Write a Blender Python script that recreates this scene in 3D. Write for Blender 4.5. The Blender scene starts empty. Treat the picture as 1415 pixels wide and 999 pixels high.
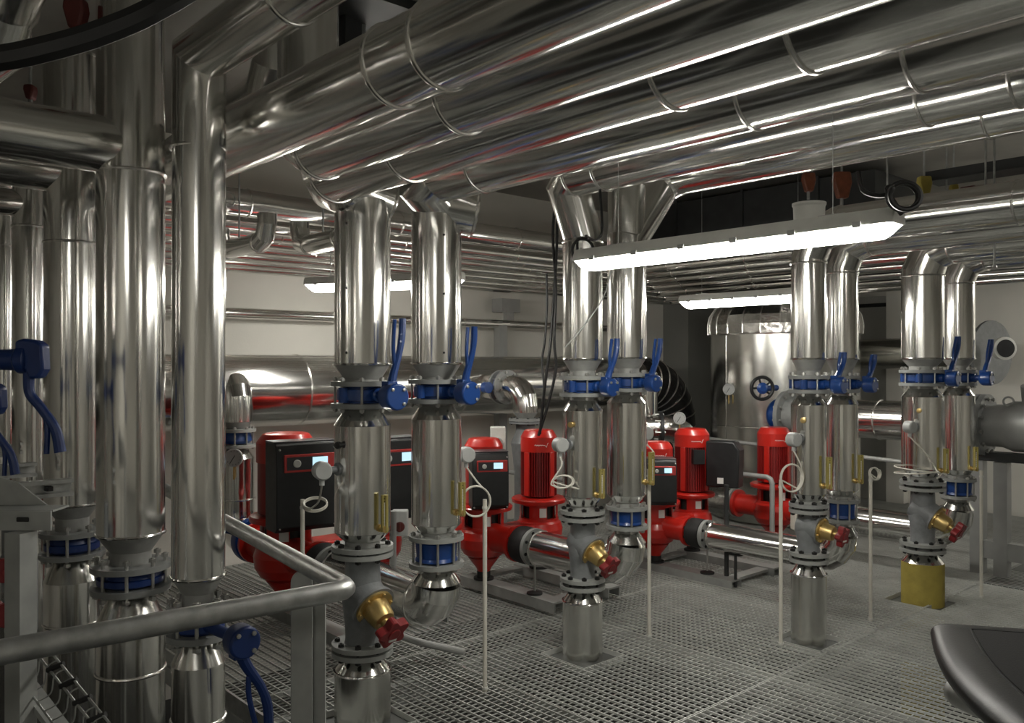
import bpy, math, random
from mathutils import Vector as V, Matrix, Quaternion
random.seed(7)
C = bpy.context.scene.collection
PI = math.pi
# ---------------------------------------------------------------- camera frame
F = 1170.0; CX = 707.5; HY = 502.0; H = 1.7
TH = math.atan2(1057.0, F); SN = math.sin(TH); CS = math.cos(TH)
FW = V((-CS, SN, 0)); RT = V((SN, CS, 0))
def W(px, py, d):                     # pixel + distance along the view axis -> room point
    p = d*FW + (px-CX)/F*d*RT
    return V((p.x, p.y, H + (HY-py)/F*d))
def dY(px, y): u = (px-CX)/F; return y/(SN + CS*u)
def dX(px, x): u = (px-CX)/F; return x/(-CS + SN*u)
def WY(px, py, y): return W(px, py, dY(px, y))
def WX(px, py, x): return W(px, py, dX(px, x))
def WF(px, py, z=0.0): return W(px, py, F*(H-z)/(py-HY))
def ZP(py, d): return H + (HY-py)/F*d
# ---------------------------------------------------------------- materials
def newmat(name):
    m = bpy.data.materials.new(name); m.use_nodes = True
    return m, m.node_tree.nodes, m.node_tree.links, m.node_tree.nodes['Principled BSDF']
def mat(name, col, rough=.5, metal=0., noise=0., scale=8., spec=.5, emit=None, es=0., bump=0., bscale=40., coat=0., stretch=(1,1,1)):
    m, n, l, b = newmat(name)
    b.inputs['Base Color'].default_value = (*col, 1)
    b.inputs['Roughness'].default_value = rough
    b.inputs['Metallic'].default_value = metal
    b.inputs['Specular IOR Level'].default_value = spec
    b.inputs['Coat Weight'].default_value = coat
    if emit:
        b.inputs['Emission Color'].default_value = (*emit, 1); b.inputs['Emission Strength'].default_value = es
    if noise or bump:
        tc = n.new('ShaderNodeTexCoord'); mp = n.new('ShaderNodeMapping'); l.new(tc.outputs['Object'], mp.inputs[0])
        mp.inputs['Scale'].default_value = stretch
    if noise:
        t = n.new('ShaderNodeTexNoise'); t.inputs['Scale'].default_value = scale; t.inputs['Detail'].default_value = 5
        l.new(mp.outputs[0], t.inputs['Vector'])
        r = n.new('ShaderNodeValToRGB')
        r.color_ramp.elements[0].position = .3; r.color_ramp.elements[1].position = .7
        r.color_ramp.elements[0].color = (*[c*(1-noise) for c in col], 1)
        r.color_ramp.elements[1].color = (*[min(1, c*(1+noise)) for c in col], 1)
        l.new(t.outputs['Fac'], r.inputs[0]); l.new(r.outputs[0], b.inputs['Base Color'])
        mr = n.new('ShaderNodeMapRange'); mr.inputs['To Min'].default_value = max(.02, rough*(1-noise)); mr.inputs['To Max'].default_value = min(1, rough*(1+noise))
        l.new(t.outputs['Fac'], mr.inputs['Value']); l.new(mr.outputs[0], b.inputs['Roughness'])
    if bump:
        t2 = n.new('ShaderNodeTexNoise'); t2.inputs['Scale'].default_value = bscale; t2.inputs['Detail'].default_value = 3
        l.new(mp.outputs[0], t2.inputs['Vector'])
        bp = n.new('ShaderNodeBump'); bp.inputs['Strength'].default_value = bump; bp.inputs['Distance'].default_value = .01
        l.new(t2.outputs['Fac'], bp.inputs['Height']); l.new(bp.outputs[0], b.inputs['Normal'])
    return m
M = dict(
 alu   = mat('aluminium cladding', (.83,.825,.80), .15, 1, noise=.10, scale=2, bump=.012, bscale=1.3),
 alud  = mat('worn aluminium cladding', (.70,.70,.67), .22, 1, noise=.15, scale=3, bump=.02, bscale=1.5),
 aluc  = mat('crinkled aluminium foil', (.75,.74,.71), .2, 1, bump=.6, bscale=18),
 aluk  = mat('cladding with painted dark reflection', (.05,.05,.05), .25, .6, noise=.2),  # header elbow: its dark reflection is put into the base colour
 band  = mat('bright aluminium band', (.80,.79,.76), .25, 1),
 flange= mat('grey painted steel', (.25,.26,.255), .42, 0, noise=.08, scale=20),
 flgl  = mat('light grey painted flange', (.29,.30,.285), .4, 0, noise=.06, scale=20),
 neck  = mat('grey primed neck', (.33,.335,.32), .45, .2, noise=.15, scale=14),
 cast  = mat('grey cast iron', (.19,.20,.205), .38, 0, noise=.12, scale=25, bump=.12, bscale=90),
 zinc  = mat('galvanised steel', (.46,.47,.46), .38, .85, noise=.2, scale=22),
 zincp = mat('grey galvanised post', (.36,.37,.355), .5, .35, noise=.12, scale=12),
 grate = mat('galvanised grating', (.58,.59,.56), .42, .35, noise=.12, scale=6),
 plate = mat('dark steel plate', (.13,.135,.13), .5, .5, noise=.2, scale=7),
 bolt  = mat('zinc bolt', (.45,.45,.43), .35, .8),
 boltd = mat('black bolt', (.02,.02,.02), .4, .3),
 blue  = mat('blue valve paint', (.008,.048,.21), .33, 0, noise=.08, scale=10, coat=.2),
 blued = mat('deep blue valve paint', (.008,.03,.14), .4, 0, noise=.08, scale=10),
 red   = mat('red pump paint', (.50,.018,.011), .30, 0, noise=.06, scale=10, coat=.3),
 redd  = mat('dark red motor paint and shade', (.24,.010,.009), .4, 0, noise=.08, scale=10),
 wheel = mat('red handwheel plastic', (.21,.016,.018), .4, 0, noise=.06, scale=30),
 rust  = mat('red primer', (.10,.016,.012), .55, 0, noise=.2, scale=20),
 orange= mat('orange clamp', (.17,.05,.022), .5, 0, noise=.3, scale=20),
 brass = mat('brass', (.60,.44,.18), .36, .85, noise=.1, scale=20),
 brassy= mat('yellow brass scale case', (.46,.39,.13), .38, .6, noise=.08, scale=30),
 scale = mat('scale plate', (.36,.32,.09), .5, .2),
 black = mat('black plastic', (.012,.013,.014), .42, 0, noise=.2, scale=20),
 blackr= mat('black rubber', (.012,.012,.012), .6, 0, noise=.2, scale=30),
 cable = mat('black cable', (.008,.008,.008), .45),
 dark  = mat('dark painted steel', (.03,.032,.032), .5, .2, noise=.2),
 beige = mat('ivory plastic', (.62,.60,.53), .4, 0, noise=.04, scale=20),
 greyp = mat('grey plastic', (.42,.43,.42), .42, 0, noise=.05, scale=20),
 greyl = mat('light grey plastic', (.62,.62,.58), .45, 0, noise=.05, scale=20),
 white = mat('white sticker', (.78,.78,.75), .5),
 wall  = mat('warm white wall paint', (.79,.77,.71), .75, 0, noise=.04, scale=2, bump=.08, bscale=60),
 wallg = mat('grey wall', (.22,.22,.205), .7, 0, noise=.06, scale=2, bump=.06, bscale=40),
 ceil  = mat('raw concrete ceiling', (.33,.32,.29), .85, 0, noise=.18, scale=1.6, bump=.15, bscale=20),
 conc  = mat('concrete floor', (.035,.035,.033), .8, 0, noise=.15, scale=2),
 yellow= mat('yellow insulation foam', (.36,.29,.06), .75, 0, noise=.12, scale=14, bump=.3, bscale=40),
 lamp  = mat('lit lamp cover', (.9,.9,.9), .4, emit=(1,.965,.885), es=26),
 screen= mat('lit display', (.2,.3,.35), .2, emit=(.50,.74,.88), es=.5),
 panelr= mat('red panel frame', (.55,.05,.045), .35),
 paneld= mat('dark panel', (.045,.045,.05), .3),
 leather=mat('black leather', (.010,.010,.010), .36, 0, spec=.2, bump=.05, bscale=220),
 matteb= mat('matte black cloth', (.010,.010,.010), .75, 0, spec=.2, bump=.15, bscale=260),
 doorm = mat('grey door paint', (.46,.46,.43), .5, 0, noise=.04, scale=2),
 glass = mat('gauge dial', (.72,.72,.68), .25),
 pipeg = mat('grey painted pipe', (.34,.345,.335), .4, .2, noise=.06, scale=10),
)
# ---------------------------------------------------------------- mesh builder
ORG = {}
def perp(d):
    a = V((0,0,1)) if abs(d.z) < .9 else V((1,0,0))
    u = d.cross(a).normalized(); return u, d.cross(u).normalized()
class MB:
    def __init__(s): s.v = []; s.f = []
    def add(s, vs, fs):
        b = len(s.v); s.v += [V(p) for p in vs]; s.f += [tuple(i+b for i in f) for f in fs]; return s
    def box(s, c, sz, R=None):
        c = V(c); h = V(sz)/2
        P = [V((sx*h.x, sy*h.y, sz_*h.z)) for sz_ in (-1,1) for sy in (-1,1) for sx in (-1,1)]
        if R is not None: P = [R @ p for p in P]
        return s.add([c+p for p in P], [(0,2,3,1),(4,5,7,6),(0,1,5,4),(2,6,7,3),(0,4,6,2),(1,3,7,5)])
    def bar(s, p0, p1, w, h, up=V((0,0,1))):
        p0, p1 = V(p0), V(p1); d = (p1-p0).normalized(); u = d.cross(up).normalized(); t = u.cross(d).normalized()
        vs = [p + a*u*w/2 + b*t*h/2 for p in (p0,p1) for a,b in ((-1,-1),(1,-1),(1,1),(-1,1))]
        return s.add(vs, [(3,2,1,0),(4,5,6,7),(0,1,5,4),(1,2,6,5),(2,3,7,6),(3,0,4,7)])
    def lathe(s, p, ax, prof, n=40, a0=0., a1=None, caps=True):   # prof: (t along axis, radius)
        p = V(p); ax = V(ax).normalized(); u, w = perp(ax); full = a1 is None
        if full: a1 = a0 + 2*PI
        k = n if full else n+1
        vs = [p + ax*t + (u*math.cos(a0+(a1-a0)*i/n) + w*math.sin(a0+(a1-a0)*i/n))*r for t, r in prof for i in range(k)]
        fs = []
        for j in range(len(prof)-1):
            for i in range(n):
                i2 = (i+1) % k
                fs.append((j*k+i, j*k+i2, (j+1)*k+i2, (j+1)*k+i))
        if caps and full:
            if prof[0][1] > 1e-4: fs.append(tuple(range(k-1,-1,-1)))
            if prof[-1][1] > 1e-4: fs.append(tuple((len(prof)-1)*k+i for i in range(k)))
        return s.add(vs, fs)
    def cyl(s, p0, p1, r0, r1=None, n=24):
        p0, p1 = V(p0), V(p1); r1 = r0 if r1 is None else r1
        return s.lathe(p0, p1-p0, [(0,r0),((p1-p0).length,r1)], n)
    def ring(s, p, ax, ro, ri, th, n=40):          # flat washer centred on p
        h = th/2
        return s.lathe(p, ax, [(-h,ri),(-h,ro),(h,ro),(h,ri),(-h,ri)], n, caps=False)
    def torus(s, c, ax, R, r, n=40, m=8, a0=0., a1=2*PI, squash=1.):
        c = V(c); ax = V(ax).normalized(); u, w = perp(ax)
        pts = [c + u*R*math.cos(a0+(a1-a0)*i/n) + w*R*squash*math.sin(a0+(a1-a0)*i/n) for i in range(n+1)]
        return s.sweep(pts, r, m, caps=abs(a1-a0-2*PI) > .01)
    def sweep(s, path, r, n=40, caps=True, radii=None):
        P = [V(p) for p in path]; D = [(P[i+1]-P[i]).normalized() for i in range(len(P)-1)]
        u, w = perp(D[0]); rings = []
        rr = radii or [r]*len(P)
        for i, p in enumerate(P):
            if i == 0: din = D[0]; nb = D[0]
            elif i == len(P)-1: din = D[-1]; nb = D[-1]
            else: din = D[i-1]; nb = (D[i-1]+D[i]).normalized()
            ring = []
            for k in range(n):
                a = 2*PI*k/n; q = p + (u*math.cos(a)+w*math.sin(a))*rr[i]
                ring.append(q - din*((q-p).dot(nb)/din.dot(nb)))
            rings.append(ring)
            if 0 < i < len(P)-1:
                qn = D[i-1].rotation_difference(D[i]); u = qn @ u; w = qn @ w
        vs = [q for g in rings for q in g]; fs = []
        for j in range(len(P)-1):
            for i in range(n):
                i2 = (i+1) % n; fs.append((j*n+i, j*n+i2, (j+1)*n+i2, (j+1)*n+i))
        if caps: fs += [tuple(range(n-1,-1,-1)), tuple((len(P)-1)*n+i for i in range(n))]
        return s.add(vs, fs)
    def prism(s, pts, o, ux, uy, th):              # polygon in plane (ux,uy) thickened along its normal
        o = V(o); ux = V(ux).normalized(); uy = V(uy).normalized(); nz = ux.cross(uy).normalized(); k = len(pts)
        vs = [o + ux*a + uy*b + nz*z for z in (-th/2, th/2) for a, b in pts]
        return s.add(vs, [tuple(range(k-1,-1,-1)), tuple(range(k,2*k))] + [(i,(i+1)%k,k+(i+1)%k,k+i) for i in range(k)])
    def build(s, name, m, parent=None, bevel=0., ang=24, smooth=True, loc=None):
        me = bpy.data.meshes.new(name)
        org = ORG[parent] if parent else V((0,0,0))
        if loc is not None: org = V(loc)
        me.from_pydata([tuple(p-org) for p in s.v], [], s.f); me.update()
        me.materials.append(M[m] if isinstance(m, str) else m)
        if smooth:
            for p in me.polygons: p.use_smooth = True
            me.set_sharp_from_angle(angle=math.radians(ang))
        o = bpy.data.objects.new(name, me); C.objects.link(o)
        if parent: o.parent = parent
        else: o.location = org
        ORG[o] = org
        if bevel:
            md = o.modifiers.new('bevel', 'BEVEL'); md.width = bevel; md.segments = 2; md.limit_method = 'ANGLE'; md.angle_limit = math.radians(40)
        return o
def tag(o, label, cat, group=None):
    o['label'] = label; o['category'] = cat
    if group: o['group'] = group
    return o
def thing(name, loc, label, cat, group=None):
    o = bpy.data.objects.new(name, None); C.objects.link(o); o.location = loc; o.empty_display_size = .1
    ORG[o] = V(loc); return tag(o, label, cat, group)
def single(mb, name, m, label, cat, loc, group=None, **k): return tag(mb.build(name, m, None, loc=loc, **k), label, cat, group)
def struct(o): o['kind'] = 'structure'; return o
def smoothpath(pts, k=6):                     # Catmull-Rom through pts
    pts = [V(p) for p in pts]; out = []
    for i in range(len(pts)-1):
        p0 = pts[max(i-1,0)]; p1 = pts[i]; p2 = pts[i+1]; p3 = pts[min(i+2,len(pts)-1)]
        for j in range(k):
            t = j/k
            out.append(.5*((2*p1)+(p2-p0)*t+(2*p0-5*p1+4*p2-p3)*t*t+(3*p1-p0-3*p2+p3)*t**3))
    return out+[pts[-1]]
Z = V((0,0,1)); X = V((1,0,0)); Y = V((0,1,0))
_bm = {}
def bolts(parent, c, rb, z0, z1, n=8, m='bolt', r=.0085, phase=.2, name='bolt', ax=Z):
    """n studs with hexagon nuts round a flange; every stud an object sharing one mesh"""
    key = (round(z1-z0,4), m, r, tuple(ax))
    if key not in _bm:
        b = MB(); L = z1-z0; a = V(ax)
        b.cyl(a*0, a*L, r*.72, n=8); b.cyl(a*.004, a*.018, r*1.5, n=6); b.cyl(a*(L-.018), a*(L-.004), r*1.5, n=6)
        me = bpy.data.meshes.new(name); me.from_pydata([tuple(p) for p in b.v], [], b.f); me.materials.append(M[m]); _bm[key] = me
    u, w = (X, Y) if abs(V(ax).z) > .9 else perp(V(ax).normalized())
    org = ORG[parent]
    for i in range(n):
        a = phase + 2*PI*i/n
        o = bpy.data.objects.new(name, _bm[key]); C.objects.link(o); o.parent = parent
        o.location = V(c) + (u*math.cos(a)+w*math.sin(a))*rb + V(ax)*z0 - org
def flange(parent, p, r, th=.022, ri=.05, m='flange', ax=Z, name='flange'):
    b = MB(); b.ring(p, ax, r, ri, th, 44); return b.build(name, m, parent)
def cone(parent, x, y, z0, r0, z1, r1, m='neck', name='cone_end'):
    """metal cone that closes a clad pipe against its flange"""
    b = MB(); b.lathe((x,y,z0), Z, [(0,r0),(z1-z0,r1)], 44); return b.build(name, m, parent)
def band(parent, p, ax, r, w=.014, m='band', name='band'):
    b = MB(); h = w/2
    b.lathe(p, ax, [(-h,r-.001),(-h*.8,r+.005),(0,r+.007),(h*.8,r+.005),(h,r-.001)], 48, caps=False); return b.build(name, m, parent)
def screw(parent, p, ax):
    b = MB(); b.lathe(p, ax, [(-.002,.006),(.002,.006),(.004,.003)], 8); return b.build('screw', 'boltd', parent)
exec_parts = []
# ================================================================ THE SETTING
XW, YB, XR, YF, ZC = -6.9, 10.5, 4.6, -3.6, 3.55
struct(MB().box((XW-.1,(YB+YF)/2,(ZC-1)/2),(.2,YB-YF+.4,ZC+1)).build('wall_left','wall'))
struct(MB().box(((XW+XR)/2,YB+.1,(ZC-1)/2),(XR-XW+.4,.2,ZC+1)).build('wall_back','wall'))
struct(MB().box((XR+.1,(YB+YF)/2,(ZC-1)/2),(.2,YB-YF+.4,ZC+1)).build('wall_right','wall'))
struct(MB().box(((XW+XR)/2,YF-.1,(ZC-1)/2),(XR-XW+.4,.2,ZC+1)).build('wall_front','wall'))
struct(MB().box(((XW+XR)/2,(YB+YF)/2,ZC+.1),(XR-XW+.4,YB-YF+.4,.2)).build('ceiling','ceil'))
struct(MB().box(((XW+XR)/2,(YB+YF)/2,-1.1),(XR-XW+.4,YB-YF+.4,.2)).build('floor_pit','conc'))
# grey concrete pier left of the tank and door leaf on the back wall
p0 = WY(893,500,8.9); p1 = WY(951,500,8.9)
struct(MB().box(((p0.x+p1.x)/2-.1,9.7,1.27),(p1.x-p0.x+.2,1.6,4.54)).build('wall_pier','wallg'))

COLS = {   # px, distance, clad radius
 'A':(501,4.05,.133),'B':(603,4.43,.131),'C':(805,4.96,.1165),'C2':(866,5.28,.122),
 'D':(1117.5,5.23,.105),'D2':(1163.5,5.81,.107),'E':(1275,6.10,.143),'E2':(1324,6.60,.119)}
POS = {k: W(v[0],HY,v[1]) for k,v in COLS.items()}
# --- floor grating: real bars in panels, cut round the pipes and the stair opening
HX1, HY1 = -2.05, 1.80
def floor():
    b = MB(); holes = []
    for k in ('A','C','D','E'):
        p = POS[k]; r = COLS[k][2]+.055; holes.append((p.x-r,p.x+r,p.y-r,p.y+r))
    xs0, xs1 = XW+.02, XR-.02
    seams_x = [xs0,-5.65,-4.05,-2.45,-.85,.75,2.35,xs1]; seams_y = [HY1,2.98,4.16,5.34,6.52,7.70,8.88,YB-.02]
    px_, py_ = .038, .050
    def bars(x0,x1,y0,y1):
        n = int((y1-y0)/py_)
        for i in range(1,n):
            y = y0+(y1-y0)*i/n; seg = [(x0,x1)]
            for hx0,hx1,hy0,hy1 in holes:
                if hy0 < y < hy1:
                    seg = [q for a,c in seg for q in ((a,min(c,hx0)),(max(a,hx1),c)) if q[1]-q[0] > .005] if any(a < hx1 and c > hx0 for a,c in seg) else seg
            for a,c in seg: b.box(((a+c)/2,y,-.006),(c-a,.0058,.012))
        n = int((x1-x0)/px_)
        for i in range(1,n):
            x = x0+(x1-x0)*i/n; seg = [(y0,y1)]
            for hx0,hx1,hy0,hy1 in holes:
                if hx0 < x < hx1:
                    seg = [q for a,c in seg for q in ((a,min(c,hy0)),(max(a,hy1),c)) if q[1]-q[0] > .005] if any(a < hy1 and c > hy0 for a,c in seg) else seg
            for a,c in seg: b.box((x,(a+c)/2,-.0085),(.0032,c-a,.005))
        for y in (y0,y1): b.box(((x0+x1)/2,y,-.0145),(x1-x0,.005,.030))
        for x in (x0,x1): b.box((x,(y0+y1)/2,-.0145),(.005,y1-y0,.030))
    for i in range(len(seams_x)-1):
        for j in range(len(seams_y)-1):
            if i >= 3 and j == 5: continue
            bars(seams_x[i]+.006,seams_x[i+1]-.006,seams_y[j]+.006,seams_y[j+1]-.006)
    for x0,x1 in ((HX1,-.85),(-.85,.75),(.75,2.35),(2.35,xs1)):
        for y0,y1 in ((YF+.02,-1.9),(-1.9,0),(0,HY1)): bars(x0+.006,x1-.006,y0+.006,y1-.006)
    for hx0,hx1,hy0,hy1 in holes:
        for y in (hy0,hy1): b.box(((hx0+hx1)/2,y,-.02),(hx1-hx0,.005,.04))
        for x in (hx0,hx1): b.box((x,(hy0+hy1)/2,-.02),(.005,hy1-hy0,.04))
    o = struct(b.build('floor','grate',smooth=False))
    for hx0,hx1,hy0,hy1 in holes:
        q = MB().box(((hx0+hx1)/2,(hy0+hy1)/2,-.032),(hx1-hx0-.006,hy1-hy0-.006,.006)); struct(q.build('floor_collar','plate',smooth=False))
    s = MB()
    for y in seams_y[:-1]: s.box(((xs0+xs1)/2,y+.03,-.09),(xs1-xs0,.09,.10))
    for x in seams_x[1:-1]: s.box((x,(HY1+YB)/2,-.20),(.08,YB-HY1,.12))
    struct(s.build('floor_beams','zincp',smooth=False))
    e = MB().box(((XW+HX1)/2,HY1-.004,-.02),(HX1-XW,.008,.14)); e.box((HX1-.004,(YF+HY1)/2,-.02),(.008,HY1-YF,.14))
    struct(e.build('trim_1','zinc',smooth=False))
    q = MB().box(((-2.45+XR)/2,(7.0+7.70)/2+.36,-.008),(XR+2.4,1.16,.012))
    struct(q.build('floor_plate','plate',smooth=False))
floor()

# ================================================================ THE EIGHT CLAD RISERS
WHO = {'A':'riser at the railing corner','B':'second riser from the railing corner',
 'C':'left riser of the middle pair','C2':'right riser of the middle pair',
 'D':'left riser before the tank','D2':'right riser before the tank',
 'E':'riser above the yellow foam stub','E2':'rearmost riser at far right'}
# py marks: clad bottom, cone end, upper flange, lower flange, cone end, clad top, clad bottom, cone end, flange, flange
PY = {
 'A':(505,524,530,560,566,587,733,745,755,764),'B':(503.5,521,527,553.5,560,578,722,733,741.5,778.5),
 'C':(498,512,522,545,553,566.5,684,697,706,715),'C2':(496,509,518,538.5,545,556,682,692,700.5,727),
 'D':(497,512,521,540.5,547,559,681,690,697,705),'D2':(497,511,521,540,546,558,676,684,691,718.5),
 'E':(496.5,506,513,531,537,548,646,657,666,674),'E2':(496.5,505,513,530.5,536,546,648,655,662,686)}
RF = {'A':.150,'B':.148,'C':.136,'C2':.134,'D':.122,'D2':.118,'E':.158,'E2':.132}   # flange radii
LEV = {'A':(.25,.055,.36,.062),'B':(.245,.055,.335,.06),'C':(.20,.075,.28,.052),'C2':(.20,.08,.275,.052),
 'D':(.19,.085,.20,.052),'D2':(.19,.09,.205,.052),'E':(.20,.13,.30,.055),'E2':(.20,.13,.30,.055)}
def lever_parts(t, hub, lean, L, s, m='blue', up=1):
    """gear head + forked lever; hub is the centre of the head, axis X"""
    b = MB(); b.lathe(hub-X*s*.8, X, [(0,s*.62),(.25*s,s*.9),(.5*s,s),(1.45*s,s),(1.6*s,s*.93)], 28)
    b.box(hub+V((-s*.3,0,up*s*.75)),(s*.9,s*.9,s*.8)); b.build('gear_head', m, t, bevel=.004)
    for a in (-.8,.8,2.3):
        q = MB(); q.lathe(hub+X*s*.79+V((0,math.cos(a),math.sin(a)))*s*.72, X, [(0,.008),(.006,.008),(.007,.005)], 8); q.build('screw','bolt',t)
    x = hub.x
    P = smoothpath([hub+V((-.01,0,up*s*.6)), hub+V((-.012,lean*.30,up*L*.30)), hub+V((-.012,lean*.85,up*L*.56)), hub+V((-.012,lean*1.12,up*L*.78)), hub+V((-.012,lean*1.18,up*L))], 6)
    g = MB(); n = len(P); g.sweep(P, .013, 10, radii=[.022-.006*min(1,i/(n*.45))+(.001 if i > n*.6 else 0) for i in range(n)]); lv = g.build('lever', m, t)
    P2 = smoothpath([hub+V((-.012,lean*.42-.003,up*L*.42)), hub+V((-.012,lean*.62-.020,up*L*.64)), hub+V((-.012,lean*1.12-.040,up*L*.985))], 6)
    g = MB(); g.sweep(P2, .0095, 8); g.build('latch_arm', m, lv)
def butterfly(k):
    p = POS[k]; d = COLS[k][1]; r = COLS[k][2]; py = PY[k]; zu, zl = ZP(py[2],d), ZP(py[3],d); zc = (zu+zl)/2; hh = (zu-zl)/2-.013; rf = RF[k]
    t = thing('butterfly_valve',(p.x,p.y,zl),f'blue lever butterfly valve on the {WHO[k]}','valve','blue butterfly valves')
    b = MB(); R = rf*.80
    b.lathe((p.x,p.y,zc),Z,[(-hh,R*.86),(-hh*.7,R*.86),(-hh*.65,R),(hh*.65,R),(hh*.7,R*.86),(hh,R*.86)],44)
    for a in (0,PI/2,PI,1.5*PI): b.cyl((p.x+math.cos(a+.2)*R,p.y+math.sin(a+.2)*R,zc-hh*.9),(p.x+math.cos(a+.2)*R,p.y+math.sin(a+.2)*R,zc+hh*.9),.024,n=14)
    b.build('valve_body','blue',t)
    ln, lean, L, s = LEV[k]; hub = V((p.x+ln,p.y,zc-.004))
    b = MB(); b.lathe((p.x+R*.7,p.y,zc),X,[(0,.034),(R*.45,.03),(R*.5,.022),(ln-R*.7-s*.7,.022),(ln-R*.7-s*.5,.034)],20); b.build('stem_neck','blue',t)
    lever_parts(t, hub, lean, L, s)
    bolts(t,(p.x,p.y,zc),rf*.86,-(zu-zl)/2-.032,(zu-zl)/2+.032,8)
    return t
def pipe_mid(k):
    p = POS[k]; d = COLS[k][1]; r = COLS[k][2]; py = PY[k]; z = [ZP(q,d) for q in py]
    t = thing('insulated_pipe_section',(p.x,p.y,z[8]),f'silver clad pipe section below the valve on the {WHO[k]}','pipe','clad sections between the valves')
    flange(t,(p.x,p.y,z[3]),RF[k])
    b = MB(); b.lathe((p.x,p.y,z[6]),Z,[(0,r*.55),(.001,r),(z[5]-z[6]-.001,r),(z[5]-z[6],r*.55)],56,caps=False); b.build('cladding','alu',t)
    cone(t,p.x,p.y,z[5],r+.002,z[4],r*.66,'alu'); 
    b = MB(); b.cyl((p.x,p.y,z[4]-.01),(p.x,p.y,z[3]),r*.60); b.build('neck','neck',t); b = MB(); b.cyl((p.x,p.y,z[8]),(p.x,p.y,z[7]+.01),r*.62); b.build('neck','neck',t)
    cone(t,p.x,p.y,z[7],r*.70,z[6],r+.001,'alu')
    flange(t,(p.x,p.y,z[8]),RF[k]*.97, m='flgl' if k in ('A','B','C','C2') else 'flange')
    b = MB(); b.bar((p.x+r*.42,p.y-r*.9,z[6]+.01),(p.x+r*.42,p.y-r*.9,z[5]-.01),.018,.005,V((.42,-.9,0)).normalized()); b.build('seam_strip','alu',t)
    return t
def run_path(k):
    p = POS[k]; r = COLS[k][2]; x, y = p.x, p.y
    if k == 'A':
        return [(4.45,1.965,2.56),(x+.10,1.965,2.56),(x-.005,2.045,2.545),(x,y+.122,2.485)]
    if k == 'B':
        return [(4.45,2.62,2.655),(x+.11,2.62,2.655),(x+.03,2.60,2.60),(x+.02,y+.02,2.53),(x+.11,y+.175,2.505)]
    if k == 'C':
        return [(4.45,3.50,2.78),(x+.06,3.50,2.78),(x-.02,3.53,2.72),(x,y,2.44),(x,y,2.0)]
    if k == 'C2':
        return [(4.45,4.45,2.91),(x+.10,4.45,2.91),(x,4.41,2.85),(x,y,2.46),(x,y,2.0)]
    zt = {'D':2.53,'D2':2.53,'E':2.54,'E2':2.53}[k]
    return [(4.45,y,zt),(x+.19,y,zt),(x+.055,y,zt-.05),(x,y,zt-.18),(x,y,2.0)]
RUNR = {'A':.133,'B':.135,'C':.13,'C2':.125,'D':.113,'D2':.107,'E':.135,'E2':.119}
BANDS = {'A':[(568,235),(932,130)],'B':[(670,250),(1043,160)],'C':[(837,250),(1281,160)],'C2':[(932,260),(1368,185)],'D':[(1408,300)],'D2':[],'E':[],'E2':[]}
def pipe_top(k):
    p = POS[k]; d = COLS[k][1]; r = COLS[k][2]; py = PY[k]; z = [ZP(q,d) for q in py]
    t = thing('insulated_riser',(p.x,p.y,z[2]),f'silver clad pipe from ceiling to valve on the {WHO[k]}','pipe','clad risers dropping from the ceiling')
    P = [V(q) for q in run_path(k)]
    straight = k in ('C','C2','D','D2','E','E2')
    if straight:
        run = P[:-1]; b = MB()
        # run at its own radius, tapering to the riser radius at the mitre
        b.sweep(P[:-1]+[V((p.x,p.y,z[0]))], r, 56, caps=True, radii=[RUNR[k]]*2+[ (RUNR[k]+r)/2 ]+[r]*(len(P)-3)); b.build('cladding','alu',t,ang=12)
        if k == 'C2': b = MB(); b.cyl((p.x,p.y,2.40),(p.x,p.y,2.80),r*.97,n=48); b.build('upright_cladding','alud',t)
        for q, dr in ((P[-2], Z),): band(t, q-Z*.035, Z, r, .012)
    else:
        b = MB(); b.sweep(P, RUNR[k], 56, caps=True); b.build('run_cladding','alu',t,ang=12)
        b = MB(); b.cyl((p.x,p.y,z[0]),(p.x,p.y,2.47 if k == 'A' else 2.51),r,n=56); b.build('riser_cladding','alu',t)
        e = (P[-1]-P[-2]).normalized(); band(t, P[-1]-e*.012, e, RUNR[k], .012)
    band(t, P[1]+X*.02, X, RUNR[k], .02)
    for q in BANDS[k]:
        u = (q[0]-CX)/F; yb = P[0].y; xx = (-CS+SN*u)/(SN+CS*u)*yb
        band(t, V((xx,yb,P[0].z)), X, RUNR[k], .016)
    for xx in (-1.2+.13*len(k), 1.1, 3.0): band(t, V((xx,P[0].y,P[0].z)), X, RUNR[k], .016)
    cone(t,p.x,p.y,z[1],r*.66,z[0],r-.004,'neck'); band(t,(p.x,p.y,z[0]+.006),Z,r-.001,.012,'alu','rim')
    b = MB(); b.cyl((p.x,p.y,z[2]),(p.x,p.y,z[1]+.012),r*.64); b.build('neck','neck',t)
    flange(t,(p.x,p.y,z[2]),RF[k], m='flgl' if k in ('C','C2') else 'flange')
    if k in ('A','B'):
        for j in range(3):
            a = -1.15 if k == 'A' else -.35; screw(t,(p.x+math.cos(a)*r,p.y+math.sin(a)*r,z[0]+.06+j*.30),(math.cos(a),math.sin(a),0))
    return t
def lobes(R, n=5, k=60, amp=.2): return [((R*(1+amp*math.cos(n*2*PI*i/k)))*math.cos(2*PI*i/k),(R*(1+amp*math.cos(n*2*PI*i/k)))*math.sin(2*PI*i/k)) for i in range(k)]
STR = {'A':(889,899,.79,(1,.05,-.62),1.0),'C':(799,809,.46,(1,.0,-.50),.86),'D':(764,773,.42,(1,0,-.13),.80),'E':(750,759,.46,(1,.0,-.5),.98)}
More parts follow.
